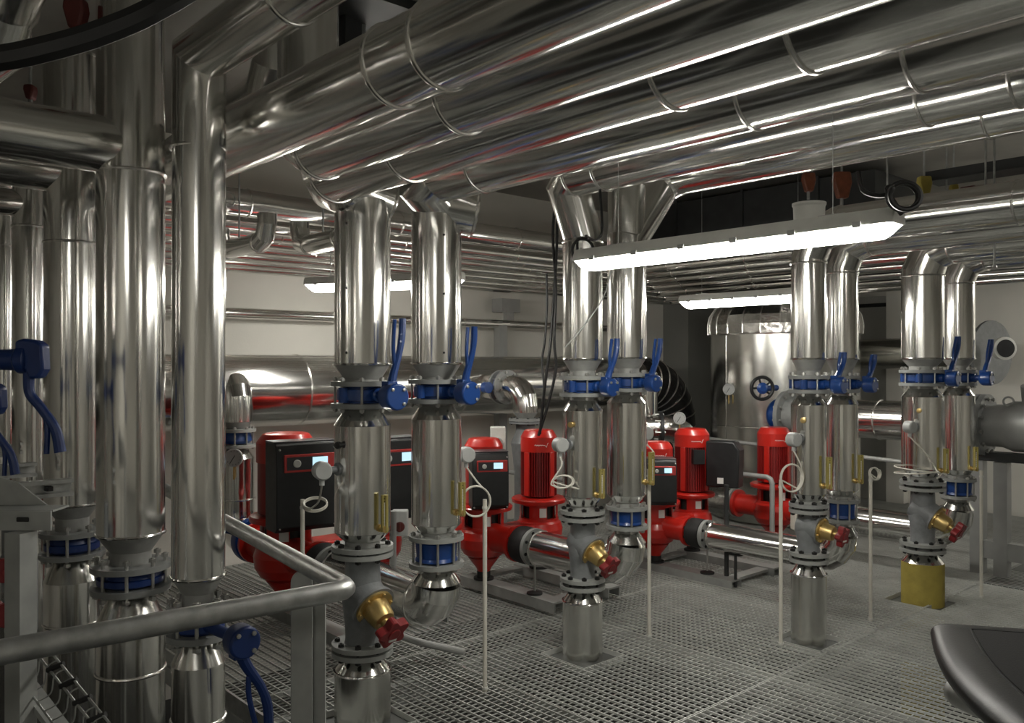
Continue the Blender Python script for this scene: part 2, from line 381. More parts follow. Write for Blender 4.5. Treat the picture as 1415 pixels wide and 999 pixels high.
def balancing(k):
    p = POS[k]; d = COLS[k][1]; r = COLS[k][2]; s = STR[k][4]; z0 = ZP(PY[k][9],d); z1 = ZP(STR[k][0],d); zt = ZP(PY[k][8],d); zb = ZP(STR[k][1],d)
    t = thing('balancing_valve',(p.x,p.y,z1),f'grey balancing valve with brass bonnet on the {WHO[k]}','valve','balancing valves with red handwheels')
    rf = RF[k]*.97; rb = .083*s; zm = (z0+z1)/2+.015
    flange(t,(p.x,p.y,z0),rf,m='flgl'); flange(t,(p.x,p.y,z1),rf,m='flgl')
    b = MB(); b.lathe((p.x,p.y,z1),Z,[(0,rb*1.05),(.03,rb*.98),((z0-z1)*.25,rb*1.02),((z0-z1)*.5,rb*1.18),((z0-z1)*.75,rb*1.02),(z0-z1-.02,rb*.98),(z0-z1,rb*1.05)],40)
    ax = V(STR[k][3]).normalized(); c = V((p.x,p.y,zm+.02*s))
    b.lathe(c-ax*.09*s,ax,[(0,.03*s),(.02*s,.085*s),(.06*s,.097*s),(.15*s,.093*s),(.18*s,.090*s),(.181*s,.108*s),(.197*s,.108*s)],40); b.build('valve_body','cast',t)
    g = MB(); g.lathe(c+ax*.107*s,ax,[(0,.094*s),(.012*s,.094*s),(.013*s,.066*s),(.05*s,.062*s),(.085*s,.058*s),(.10*s,.05*s),(.102*s,.022*s),(.125*s,.019*s)],36); bn = g.build('brass_bonnet','brass',t)
    bn['label'] = 'brass bonnet'
    u, w = perp(ax)
    for i in range(6):
        a = i*PI/3+.3; q = c+ax*.117*s+(u*math.cos(a)+w*math.sin(a))*.082*s
        h = MB(); h.cyl(q,q+ax*.012*s,.009*s,n=6); h.build('bolt','brass',bn)
    g = MB(); g.cyl(c+ax*.225*s,c+ax*.25*s,.011*s,n=12); g.build('stem','bolt',t)
    wv = MB(); wv.prism(lobes(.068*s,5,60,.2),c+ax*.272*s,u,w,.044*s); wv.lathe(c+ax*.293*s,ax,[(0,.034*s),(.006*s,.031*s)],20)
    hw = wv.build('handwheel','wheel',t,bevel=.004); hw['label'] = 'red lobed handwheel'
    st = MB(); st.prism([(-.02*s,-.007*s),(.02*s,-.007*s),(.02*s,.007*s),(-.02*s,.007*s)],c+ax*.2965*s+w*.03*s,u,w,.006*s); st.build('sticker','greyl',hw)
    bolts(t,(p.x,p.y,(zt+z0)/2),rf*.83,-(zt-z0)/2-.03,(zt-z0)/2+.03,8,'boltd',.010,.05)
    bolts(t,(p.x,p.y,(z1+zb)/2),rf*.83,-(z1-zb)/2-.03,(z1-zb)/2+.03,8,'boltd',.010,.05)
    return t
def stub(k):
    p = POS[k]; d = COLS[k][1]; r = COLS[k][2]; zb = ZP(STR[k][1],d)
    where = 'under the '+WHO[k]
    t = thing('pipe_stub',(p.x,p.y,0),f'short silver clad pipe stub on the grating {where}' if k != 'E' else 'yellow foam wrapped pipe stub on the grating at far right','pipe')
    flange(t,(p.x,p.y,zb),RF[k]*.97,m='flgl')
    b = MB(); b.cyl((p.x,p.y,zb-.06),(p.x,p.y,zb),r*.62); b.build('neck','neck',t)
    zc = zb-.085
    cone(t,p.x,p.y,zb-.03,r*.66,zc,r,'alu')
    b = MB(); b.cyl((p.x,p.y,-.95),(p.x,p.y,zc),r,n=56)
    if k == 'E': b.build('foam_insulation','yellow',t)
    else: b.build('cladding','alud',t); band(t,(p.x,p.y,zc),Z,r,.012,'alu')
    return t
PUMP = {'B':(-5.22,1.12,'P1'),'C2':(-4.82,1.0,'P2'),'D2':(-4.40,.93,'P3'),'E2':(-4.16,1.0,'P4')}
ZAX = {'B':.435,'C2':.42,'D2':.36,'E2':.37}
def check_valve(k):
    p = POS[k]; d = COLS[k][1]; z0, z1 = ZP(PY[k][9],d), ZP(PY[k][8],d); rf = RF[k]*.97; zc = (z0+z1)/2; hh = (z1-z0)/2-.011
    t = thing('check_valve',(p.x,p.y,z0),f'short blue check valve clamped between flanges on the {WHO[k]}','valve','blue check valves')
    b = MB(); b.lathe((p.x,p.y,zc),Z,[(-hh,rf*.62),(-hh*.8,rf*.78),(-hh*.5,rf*.72),(hh*.6,rf*.76),(hh*.8,rf*.78),(hh,rf*.7)],40); b.build('valve_body','blue',t)
    bolts(t,(p.x,p.y,zc),rf*.84,-(z1-z0)/2-.03,(z1-z0)/2+.03,8,'bolt',.0095)
    return t
def elbow_pipe(k):
    p = POS[k]; d = COLS[k][1]; r = COLS[k][2]*.98; z0 = ZP(PY[k][9],d); za = ZAX[k]; xe = PUMP[k][0]+.60*PUMP[k][1]
    names = {'B':'behind the railing-corner riser','C2':'under the middle pair','D2':'under the pair before the tank','E2':'at far right'}
    t = thing('insulated_elbow_pipe',(p.x,p.y,za),f'silver clad pipe bending from check valve to red pump {names[k]}','pipe','clad elbows feeding the pumps')
    flange(t,(p.x,p.y,z0),RF[k]*.97,m='flgl')
    b = MB(); b.cyl((p.x,p.y,z0-.05),(p.x,p.y,z0),r*.62); b.build('neck','neck',t)
    zc = z0-.035; cone(t,p.x,p.y,zc,r*.66,zc-.06,r,'alu'); zt = zc-.06
    R = min(.20, zt-za-.005)
    P = [V((p.x,p.y,zt))]
    for i in range(5):
        a = i/4*PI/2; P.append(V((p.x-R*(1-math.cos(a)),p.y,za+R*(1-math.sin(a)))))
    if (P[1]-P[0]).length < .012: P.pop(0); P[0].z = zt
    P.append(V((xe,p.y,za)))
    b = MB(); b.sweep(P,r,56); b.build('cladding','alu',t,ang=12)
    for i in (len(P)-4,len(P)-2): 
        dr = (P[i+1]-P[i-1]).normalized() if i < len(P)-1 else X
    band(t,P[-2],X,r,.012); band(t,P[-1]+X*.012,X,r,.012)
    b = MB(); b.ring((xe-.05,p.y,za),X,RF[k]*.97,.05,.03); b.build('flange','flgl',t)
    b = MB(); b.cyl((xe-.04,p.y,za),(xe+.01,p.y,za),r*.62); b.build('neck','neck',t)
    cp = thing('rubber_compensator',(xe-.14,p.y,za),f'black rubber bellows on the pump nozzle {names[k]}','bellows','rubber bellows at the pumps')
    q = MB(); q.lathe((xe-.205,p.y,za),X,[(0,RF[k]*.80),(.012,RF[k]*.94),(.05,RF[k]*.97),(.09,RF[k]*.97),(.128,RF[k]*.94),(.14,RF[k]*.80)],44); q.build('bellows','blackr',cp)
    bolts(cp,(xe-.135,p.y,za),RF[k]*.80,-.085,.11,8,'boltd',.008,.3,ax=X)
    return t
for k in ('A','B','C','C2','D','D2','E','E2'):
    pipe_top(k); butterfly(k); pipe_mid(k)
for k in ('A','C','D','E'): balancing(k); stub(k)
for k in ('B','C2','D2','E2'): check_valve(k); elbow_pipe(k)
# ================================================================ PUMPS
def rotz(a): return Matrix.Rotation(a,3,'Z')
def control_box(t, c, w, h, dp, a, screen_side=1):
    """frequency converter: black box with a lit display in a red frame; front faces local +X turned by a"""
    R = rotz(a); T = lambda x,y,z: c + R @ V((x,y,z))
    b = MB(); b.prism([(-dp/2,-h/2),(dp*.36,-h/2),(dp/2,-h/2+.03),(dp/2,h*.22),(dp*.42,h/2-.015),(dp*.36,h/2),(-dp/2,h/2)], T(0,0,0), R@X, Z, w)
    box = b.build('control_box','black',t,bevel=.006)
    b = MB(); b.box(T(-.01,0,h/2+.004),(dp*.8,w*1.02,.010),R); b.build('lid','greyp' if False else 'paneld',box,bevel=.003)
    pz = h*.27; fx = dp*.5
    b = MB(); b.box(T(fx-.004,w*.04,pz),(.018,w*.84,h*.20),R); pn = b.build('display_panel','panelr',box,bevel=.004); pn['label'] = 'red framed display panel'
    b = MB(); b.box(T(fx+.006,-w*.04,pz),(.006,w*.60,h*.145),R); b.build('panel_inlay','paneld',pn)
    b = MB(); b.box(T(fx+.011,w*.20,pz+h*.01),(.006,w*.25,h*.105),R); s = b.build('display','screen',pn); s['label'] = 'lit pale blue display'
    b = MB(); b.lathe(T(fx+.008,-w*.18,pz),R@X,[(0,w*.062),(.008,w*.062),(.011,w*.05)],24); b.build('button','greyl',pn)
    for sy,sz in ((-1,1),(1,1),(-1,-1),(1,-1)):
        b = MB(); b.lathe(T(dp*.5-.01,sy*w*.45,sz*h*.44-.006),R@X,[(0,.006),(.014,.006),(.016,.003)],8); b.build('screw','bolt',box)
    return box
def pump_head(t, x, y, za, s, kind, dia, cap_top, facing=0.0):
    R = dia/2; zf = za+.20*s
    b = MB(); b.lathe((x,y,za-.16*s),Z,[(0,.10*s),(.03*s,.15*s),(.08*s,.18*s),(.15*s,.188*s),(.20*s,.172*s),(.215*s,.155*s),(.235*s,.155*s)],44)
    b.lathe((x,y,za-.27*s),Z,[(0,.045*s),(.03*s,.055*s),(.115*s,.12*s)],30); b.build('volute','red',t)
    zl = za+.07*s; zu = zl+.125*s
    b = MB()
    for a in range(4):
        a0 = a*PI/2+.30+facing; b.lathe((x,y,zl),Z,[(0,.150*s),(zu-zl,.150*s),(zu-zl,.126*s),(0,.126*s),(0,.150*s)],10,a0,a0+.95,caps=False)
    b.lathe((x,y,zu-.02*s),Z,[(0,.15*s),(.02*s,.155*s),(.021*s,.21*s),(.045*s,.215*s),(.055*s,.205*s),(.06*s,.15*s)],44); b.build('lantern','red',t)
    b = MB(); b.cyl((x,y,zl-.01),(x,y,zu),.118*s,n=28); b.build('shaft_guard','boltd',t)
    for a in (-.55,):
        q = V((x,y,(zl+zu)/2-.005)); dr = V((math.cos(a),math.sin(a),0)); b = MB(); b.box(q+dr*.152*s,(.004,.055*s,.07*s),rotz(a)); b.build('rating_plate','white',t)
    zm = zu+.055*s; zc = cap_top-.17*s
    if kind == 'ribbed':
        b = MB(); b.cyl((x,y,zm-.005),(x,y,zc+.01),R*.86,n=40); b.build('motor_housing','redd',t)
        f = MB()
        for i in range(44):
            a = 2*PI*i/44
            if (a % (PI/2)) < .14: continue
            dr = V((math.cos(a),math.sin(a),0)); f.box(V((x,y,(zm+zc)/2))+dr*R*.91,(R*.17,.0055,zc-zm),rotz(a))
        f.build('cooling_fins','redd',t,smooth=False)
        for i in range(4):
            a = i*PI/2+.07; dr = V((math.cos(a),math.sin(a),0)); g = MB(); g.box(V((x,y,(zm+zc)/2))+dr*R*.92,(R*.16,.05*s,zc-zm),rotz(a)); g.build('motor_rail','red',t,bevel=.004)
    else:
        b = MB(); b.cyl((x,y,zm-.005),(x,y,zc+.01),R*.95,n=48); b.build('motor_housing','redd' if kind == 'boxdark' else 'red',t)  # large pump motors get a darker red that stands in for shade
    b = MB(); b.lathe((x,y,zc),Z,[(0,R*.94),(.001,R),(.115*s,R),(.15*s,R*.86),(.166*s,R*.78),(.17*s,R*.70)],48); cap = b.build('fan_cowl','red',t)
    # white script mark on the cowl, facing the room
    a0 = -.62
    pts = [(-.055,0),(-.045,.008),(-.038,-.002),(-.028,.007),(-.02,-.002),(-.010,.007),(-.002,-.001),(.008,.006),(.016,0),(.026,.003),(.040,-.012),(.052,.020),(.058,.018)]
    P = [V((x+math.cos(a0+q/R)*(R+.001),y+math.sin(a0+q/R)*(R+.001),zc+.055*s+w*s)) for q, w in pts]
    b = MB(); b.sweep(P,.0015,6); b.build('script_mark','white',cap)
    m = MB(); m.cyl((x,y,za-.31*s),(x,y,za-.262*s),.05*s,n=24); m.cyl((x,y,za-.325*s),(x,y,za-.31*s),.075*s,n=24); m.build('rubber_mount','blackr',t)
    return zm, zc
def pump(k, label, dia, top, kind, second, boxw, boxh, boxa, boxz):
    xp, s, _ = PUMP[k]; y = POS[k].y; za = ZAX[k]
    t = thing('circulation_pump',(xp,y,.10),label,'pump','red circulation pumps')
    pump_head(t,xp,y,za,s,kind,dia,top)
    if second:
        x2, y2, kind2, dia2, top2 = second; pump_head(t,x2,y2,za,s,kind2,dia2,top2)
        b = MB(); b.bar((xp,y,za-.03*s),(x2,y2,za-.03*s),.22*s,.16*s); b.build('volute_bridge','red',t,bevel=.03)
    rn = RF[k]*.70; xe = xp+.60*s
    b = MB(); b.lathe((xp,y,za),X,[(0,rn*1.25),(.2*s,rn*1.05),(xe-.235-xp,rn)],36); b.build('suction_nozzle','red',t)
    b = MB(); b.ring((xe-.222,y,za),X,RF[k]*.97,.05,.03); b.build('nozzle_flange','red',t)
    b = MB(); b.lathe((xp,y,za),-X,[(0,rn*1.25),(.2*s,rn*1.05),(.36*s,rn)],36); b.lathe((xp-.36*s,y,za),-X,[(0,rn),(.001,RF[k]*.97),(.03,RF[k]*.97),(.031,rn)],40); b.build('discharge_nozzle','red',t)
    if boxw:
        R = rotz(boxa); c = V((xp,y,0)) + R @ V((dia/2+.085,0,0)); c.z = boxz; control_box(t,c,boxw,boxh,.21,boxa)
        b = MB(); b.box(V((xp,y,boxz)) + R @ V((dia/2*.9,0,0)),(.10,boxw*.6,boxh*.5),R); b.build('box_bracket','redd',t)
    return t
def px_at(px,y): d = dY(px,y); return W(px,HY,d)
t1 = pump('B','large red twin pump with black control boxes behind the railing-corner riser',.385,1.235,'boxdark',(-5.22,3.36,'boxdark',.36,1.17),.40,.56,-.12,.92)
R = rotz(-.12); c = V((-5.22,3.36,0)) + R @ V((.275,0,0)); c.z = .90; control_box(t1,c,.40,.56,.21,-.12)
b = MB(); b.box(V((-5.22,3.36,.9)) + R @ V((.165,0,0)),(.10,.24,.28),R); b.build('box_bracket','redd',t1)
t2 = pump('C2','red twin pump, one head with control box and one ribbed motor, left of middle pair',.285,1.145,'box',(-4.80,4.62,'ribbed',.285,1.18),.26,.40,-.55,.865)
t3 = pump('D2','red twin pump with control box between the middle pair and the tank pair',.28,1.055,'box',(-4.46,6.16,'ribbed',.30,1.13),.235,.36,-.75,.755)
t4 = pump('E2','red ribbed pump half hidden behind the pair before the tank',.30,1.115,'ribbed',None,0,0,0,0)
xp = PUMP['E2'][0]; y4 = POS['E2'].y; za = ZAX['E2']
t = thing('insulated_pipe',(xp-.8,y4,za),'short clad pipe on the left nozzle of the far ribbed pump','pipe')
b = MB(); b.ring((xp-.415,y4,za),X,.14,.05,.03); b.build('flange','flgl',t)
b = MB(); b.cyl((xp-.70,y4,za),(xp-.46,y4,za),.125,n=40); b.build('cladding','aluc',t); b = MB(); b.cyl((xp-.47,y4,za),(xp-.40,y4,za),.08); b.build('neck','neck',t)
b = MB(); b.cyl((xp-.80,y4,za),(xp-.70,y4,za),.08); b.ring((xp-.79,y4,za),X,.14,.05,.03); b.build('end_flange','flgl',t)
t = thing('butterfly_valve',(xp-.84,y4,za),'blue valve low behind the black terminal box by the far pump','valve')
b = MB(); b.lathe((xp-.87,y4,za),X,[(0,.10),(.01,.125),(.05,.125),(.06,.10)],32); b.cyl((xp-.84,y4-.1,za),(xp-.84,y4-.28,za-.03),.025,n=14); b.lathe((xp-.87,y4-.28,za-.03),X,[(0,.05),(.07,.05)],20); b.build('valve_body','blue',t)
t = thing('insulated_pipe',(xp-1.3,y4,za),'clad pipe low at the back leading away from the blue valve','pipe')
b = MB(); b.sweep([(xp-.95,y4,za),(xp-1.30,y4,za),(xp-1.42,y4,za+.06),(xp-1.48,y4,za+.18),(xp-1.48,y4,1.3),(xp-1.48,y4,1.5),(-6.1,y4,1.5)],.11,32); b.build('cladding','alu',t,ang=12); b = MB(); b.ring((xp-.90,y4,za),X,.14,.05,.03); b.cyl((xp-.96,y4,za),(xp-.90,y4,za),.08); b.build('flange','flgl',t)
# terminal box on the far head of the third pump
c = WY(1001,640,6.2); b = MB(); R = rotz(-.5); b.prism([(-.14,-.20),(.14,-.20),(.15,.12),(.10,.19),(-.14,.19)],c,R@V((.7,.7,0)),Z,.15); tb = b.build('terminal_box','black',t3,bevel=.012)
b = MB(); b.bar(c+V((-.15,-.15,.05)),V((-4.46,6.16,c.z+.05)),.10,.12); b.build('box_arm','black',t3)
b = MB(); b.box(c+V((.02,-.09,-.14)),(.05,.008,.05),rotz(.4)); b.build('sticker','white',tb)
# steel base frames
def base_frame(x,y,L,label,dy,zt,xf):
    t = thing('pump_base_frame',(x,y,0),label,'frame','grey base frames under the pumps'); h = zt-.004
    for sy in (-1,1):
        yy = y+sy*dy/2; b = MB(); b.box((x,yy,zt-.006),(L,.13,.012)); b.box((x,yy-.059,zt-.042),(L,.012,.060)); b.box((x,yy+.059,zt-.042),(L,.012,.060)); b.build('channel','zincp',t)
        for sx in (-.36,.36):
            b = MB(); b.box((x+sx*L,yy,(zt-.012)/2),(.10,.10,zt-.012)); b.build('foot','zincp',t)
    for sx in (-.44,.40):
        b = MB(); b.box((x+sx*L,y,zt-.02),(.10,dy-.14,.022)); b.build('cross_member','zincp',t)
    return t
base_frame(-4.96,(POS['B'].y+3.36)/2,1.1,'grey steel base frame under the large red twin pump',.68,ZAX['B']-.325*1.12-.001,0)
base_frame(-4.52,(POS['C2'].y+4.62)/2,1.0,'grey steel base frame under the red pump left of middle pair',.55,ZAX['C2']-.326,0)
base_frame(-4.10,(POS['D2'].y+6.16)/2,.95,'grey steel base frame under the red pump left of tank pair',.59,ZAX['D2']-.325*.93-.001,0)
base_frame(-4.0,POS['E2'].y,.8,'grey steel base frame under the half hidden ribbed pump',.30,ZAX['E2']-.326,0)
# adjustable feet under the suction pipes
for k, wh in (('C2','by the middle pair'),('D2','by the tank pair')):
    xe = PUMP[k][0]+.60*PUMP[k][1]; y = POS[k].y; zb = ZAX[k]-RF[k]
    zf = ZAX[k]-.325*PUMP[k][1]-.001; t = thing('adjustable_foot',(xe-.05,y,zf),f'black adjustable support foot below the pipe flange {wh}','foot','adjustable support feet')
    b = MB(); b.lathe((xe-.05,y,zf),Z,[(0,.055),(.012,.055),(.022,.02)],24); b.build('pad','blackr',t)
    b = MB(); b.cyl((xe-.05,y,zf+.015),(xe-.05,y,zb+.005),.008,n=10); b.build('rod','bolt',t)

# ================================================================ INSTRUMENTS ON THE RISERS
def surf(k, dr, z, off=0.):
    p = POS[k]; dr = V(dr).normalized(); return V((p.x,p.y,z))+dr*(COLS[k][2]+off)
THERM = {'A':(703,(1,.05,0),.17),'B':(685,(1,.22,0),.17),'C':(664,(1,-.05,0),.165),'C2':(645,(1,.35,0),.20),'D':(650,(1,-.15,0),.19),'D2':(645,(1,-.2,0),.19),'E':(633,(1,-.25,0),.17),'E2':(631,(1,-.4,0),.18)}
for k,(py,dr,L) in THERM.items():
    d = COLS[k][1]; z = ZP(py,d); dr = V(dr).normalized(); s0 = surf(k,dr,z-L/2+.012,-.004); c = surf(k,dr,z,.042); a = math.atan2(dr.y,dr.x)
    t = thing('pipe_thermometer',s0,f'brass scale thermometer on the lower half of the {WHO[k]}','thermometer','brass scale thermometers')
    b = MB(); b.lathe(s0,dr,[(0,.018),(.012,.018),(.013,.011),(.04,.011),(.046,.017),(.058,.017)],16); b.build('stem','brass',t)
    R = rotz(a-.62); b = MB()
    b.prism([(-.016,.017),(.006,.017),(.013,.011),(.013,.005),(.002,.0),(.013,-.005),(.013,-.011),(.006,-.017),(-.016,-.017)],c,R@X,R@Y,L); b.build('scale_case','brassy',t)
    b = MB(); b.box(c+R@V((.0065,0,.012)),(.004,.012,L*.78),R)
    sp = b.build('scale_plate','scale',t); b = MB()
    for i in range(9): b.box(c+R@V((.009,.0,-L*.34+.012+i*L*.085)),(.002,.009 if i%2 else .012,.0035),R)
    b.build('scale_marks','boltd',sp)
    b = MB(); b.cyl(c+R@V((.009,0,-L*.4)),c+R@V((.009,0,L*.30)),.0022,n=6); b.build('glass_tube','white',sp)
SENS = {'A':(645,-1,.085),'B':(632,1,.07),'C':(612,-1,.07),'C2':(601,1,.065),'D':(605,-1,.075),'E':(588,-1,.075)}
POLE = {'A':(418,935,690),'B':(670,952,690),'C2':(897,879,648),'D':(1079,890,663),'D2':(1203,856,655),'E2':(1356,825,650)}
POLEW = {'A':'before the large pump\'s black control box','B':'right of the left pair, nearest on the grating','C2':'right of the middle pair','D':'left of the pair before the tank','D2':'right of the pair before the tank','E2':'at far right near the steel stand'}
heads = {}
for k,(py,sg,off) in SENS.items():
    d = COLS[k][1]; z = ZP(py,d); dr = Y*sg; s0 = surf(k,dr,z,-.004); hc = surf(k,dr,z,off); heads[k] = hc
    t = thing('immersion_sensor',s0,f'round grey sensor head sticking out beside the {WHO[k]}','sensor','grey sensor heads on the risers')
    b = MB(); b.lathe(s0,dr,[(0,.03),(.012,.03),(.013,.016),(off,.014)],18); b.build('stem','cast',t)
    ax = (X*.9-Y*.25).normalized(); b = MB(); b.lathe(hc-ax*.034,ax,[(0,.034),(.008,.042),(.05,.044),(.062,.042),(.068,.036)],30); hd = b.build('sensor_head','greyp',t)
    b = MB(); b.cyl(hc+V((0,0,-.035)),hc+V((0,0,-.068)),.012,n=12); b.build('cable_gland','greyp',hd)
    q = surf(k,(.25,sg,0) if k!='A' else (.2,-1,0),z+.115,-.004); dd = V((.25,sg,0)).normalized()
    if k in ('A','C','D','E'):
        t = thing('test_plug',q,f'small brass test plug above the sensor on the {WHO[k]}','plug','brass test plugs'); b = MB(); b.lathe(q,dd,[(0,.012),(.018,.012),(.019,.017),(.034,.017),(.036,.01)],12); b.build('plug','brass' if k != 'A' else 'boltd',t)
COIL = {'A':((436,700),.062,.42,(1,.2,0)),'B':((657,692),.075,1.05,(1,-.6,0)),'D':((1092,660),.075,1.1,(1,-.5,0)),'D2':((1206,655),.05,1.0,(1,-.2,.2))}
for k,(px,py,pt) in POLE.items():
    base = WF(px,py); d = F*H/(py-HY); zt = ZP(pt,d)
    top = V((base.x,base.y,zt))
    t = thing('sensor_cable_pole',base,f'ivory cable conduit pole on the grating {POLEW[k]}','pole','ivory conduit poles')
    b = MB(); b.cyl(base-Z*.02,top,.0115,n=14); b.build('conduit','beige',t)
    b = MB(); b.lathe(top-Z*.05,Z,[(0,.015),(.012,.015)],14); b.lathe(base,Z,[(0,.016),(.012,.016)],14); b.build('clamp','greyl',t)
    if k in COIL:
        (cx,cy),R,sq,ax = COIL[k]; c = W(cx,cy,d); ax = V(ax).normalized()
        if k in ('A',): ax = V((.35,-.25,1)).normalized(); sq = 1
        if k in ('D2',): sq = .8
        u, w = perp(ax)
        P = [top]+[c+u*R*math.cos(a)+w*R*sq*math.sin(a)+ax*(a*.0016) for a in [i*2*PI/28+2.2 for i in range(64)]]
        if k in heads: P += smoothpath([P[-1], (P[-1]*.45+heads[k]*.55)+V((.02,0,-.06)), heads[k]+V((0,0,-.066))],6)[1:]
        b = MB(); b.sweep(P,.0048,8); b.build('coiled_cable','beige',t)
    elif k in heads:
        P = smoothpath([top, (top+heads[k])/2+V((.03,.03,-.02)), heads[k]+V((0,0,-.066))],8); b = MB(); b.sweep(P,.0045,8); b.build('sensor_cable','beige',t)
# loose cables of the middle and far sensors
def cable(name, pts, r, m, label, cat, k=6):
    P = smoothpath(pts,k); b = MB(); b.sweep(P,r,8); return single(b,name,m,label,cat,P[0])
hc = heads['C']; c = hc+V((.06,-.05,-.20)); u, w = perp(V((1,-.5,.1)).normalized())
cable('sensor_cable',[hc+V((0,0,-.066)),c+V((0,0,.09))]+[c+u*.06*math.cos(a)+w*.035*math.sin(a)+V((0,.002*a,0)) for a in [i*.7 for i in range(19)]]+[c+V((.02,.12,-.05))],.0045,'beige','coiled ivory cable hanging below the sensor of the middle pair','cable')
hc = heads['E']; pe = POS['E']; zc = ZP(650,6.1)
c = V((pe.x+.02,pe.y-.10,zc)); 
cable('sensor_cable',[hc+V((0,0,-.066)),hc+V((.10,.06,-.20)),c+V((.10,0,.05))]+[c+V((.15*math.cos(a),-.05+.12*math.sin(a),.03*math.sin(a*.5)+.002*a)) for a in [i*.6 for i in range(21)]],.0048,'beige','ivory cable coil lying on the flange above the yellow stub','cable')

# ================================================================ LAMPS
def lamp(a, b_, label, w=.10, tilt=0, boxed=False, cover=.05):
    a, b_ = V(a), V(b_); ax = (b_-a).normalized(); L = (b_-a).length; sd = ax.cross(Z).normalized(); up = sd.cross(ax).normalized(); m0 = (a+b_)/2
    t = thing('strip_lamp',m0,label,'lamp','strip lamps')
    prof_h = [(-w/2,.0),(w/2,.0),(w/2-.006,.03),(w*.30,.055),(-w*.30,.055),(-w/2+.006,.03)]
    b = MB(); b.prism(prof_h,m0,sd,up,L); b.build('housing','greyl',t,bevel=.004)
    prof_c = [(-w/2+.004,-.001),(-w*.44,-cover*.6),(-w*.26,-cover),(w*.26,-cover),(w*.44,-cover*.6),(w/2-.004,-.001)]
    b = MB(); k = len(prof_c); vs = []
    for e_, f_ in ((-1,1),(1,1)): vs += [m0+sd*x_+up*y_+ax*e_*(L/2-.012+y_*1.15) for x_,y_ in prof_c]
    b.add(vs,[tuple(range(k)),tuple(range(2*k-1,k-1,-1))]+[(i_,k+i_,k+(i_+1)%k,(i_+1)%k) for i_ in range(k)]); b.build('lamp_cover','lamp',t)
    n = 6
    for i in range(n):
        q = a+ax*L*(i+.5)/n
        for s in (-1,1):
            c = MB(); c.box(q+sd*s*w*.49+up*.004,(.03,.012,.02),Matrix((ax,sd,up)).transposed()); c.build('clip','greyp',t)
    for f in (.16,.84):
        q = a+ax*L*f
        c = MB(); c.bar(q+up*.055-ax*.05,q+up*.055+ax*.05,.03,.01); c.build('hanger_bracket','zinc',t)
    return t, up
lb = .17
A0 = WY(801,352,2.9); A1 = WY(1243,303,2.9); A0.z = A1.z = 2.175
t, up = lamp(A0,A1,'long lit strip lamp before the middle pair of risers',.105,cover=.045)
q = WY(1118,300,2.93); q.z = 2.235
b = MB(); b.lathe((q.x,q.y,2.225),Z,[(0,.055),(.055,.057),(.062,.061),(.07,.061),(.071,.05)],28); b.build('junction_box','greyl',t)
B0 = WY(942,410,5.7); B1 = WY(1138,400,5.7); B0.z = B1.z = 2.20
lamp(B0,B1,'lit strip lamp hanging before the insulated tank',.105,cover=.055)
C0 = W(424,394,6.35); C1 = W(640,386,5.95); C1.z = C0.z
lamp(C0,C1,'lit strip lamp behind the left pair of risers',.105,cover=.055)
# lamps out of view; first two added to brighten floor and back wall
lamp((.9,2.9,2.9),(2.4,2.9,2.9),'added unseen strip lamp right of the view over the walkway',.105)
lamp((-1.9,9.3,2.55),(-.4,9.3,2.55),'added unseen strip lamp near the back wall right of the view',.105)
lamp((.3,-1.6,2.75),(1.8,-1.6,2.75),'strip lamp behind the camera position',.105)
# suspension rods for the three visible lamps
def rod(p, z0, z1, label, r=.005, name='threaded_rod'):
    b = MB(); b.cyl((p[0],p[1],z0),(p[0],p[1],z1),r,n=8)
    t = thing(name,(p[0],p[1],z1),label,'rod'); b.build('rod','zinc',t)
    n = MB(); n.cyl((p[0],p[1],z1-.012),(p[0],p[1],z1),.022,n=14); n.cyl((p[0],p[1],z0),(p[0],p[1],z0+.012),r*2.2,n=6); n.build('anchor_nut','bolt',t)
    return t
for (a,e,y,nm,zt) in ((A0,A1,2.9,'front lamp',2.23),(B0,B1,5.7,'tank lamp',2.26)):
    for f,sd in ((.16,'left'),(.84,'right')):
        q = a.lerp(e,f)
        rod((q.x,q.y-.0,0),zt,ZC,f'thin hanging wire at the {sd} end of the {nm}',.0016,'hanging_wire')
q = C0.lerp(C1,.16); rod((q.x,q.y,0),C0.z+.06,ZC,'thin hanging rod above the lamp behind the left pair',.004,'hanging_rod')
q = C0.lerp(C1,.84); rod((q.x,q.y,0),C0.z+.06,ZC,'thin hanging rod behind the left pair of risers',.004,'hanging_rod')
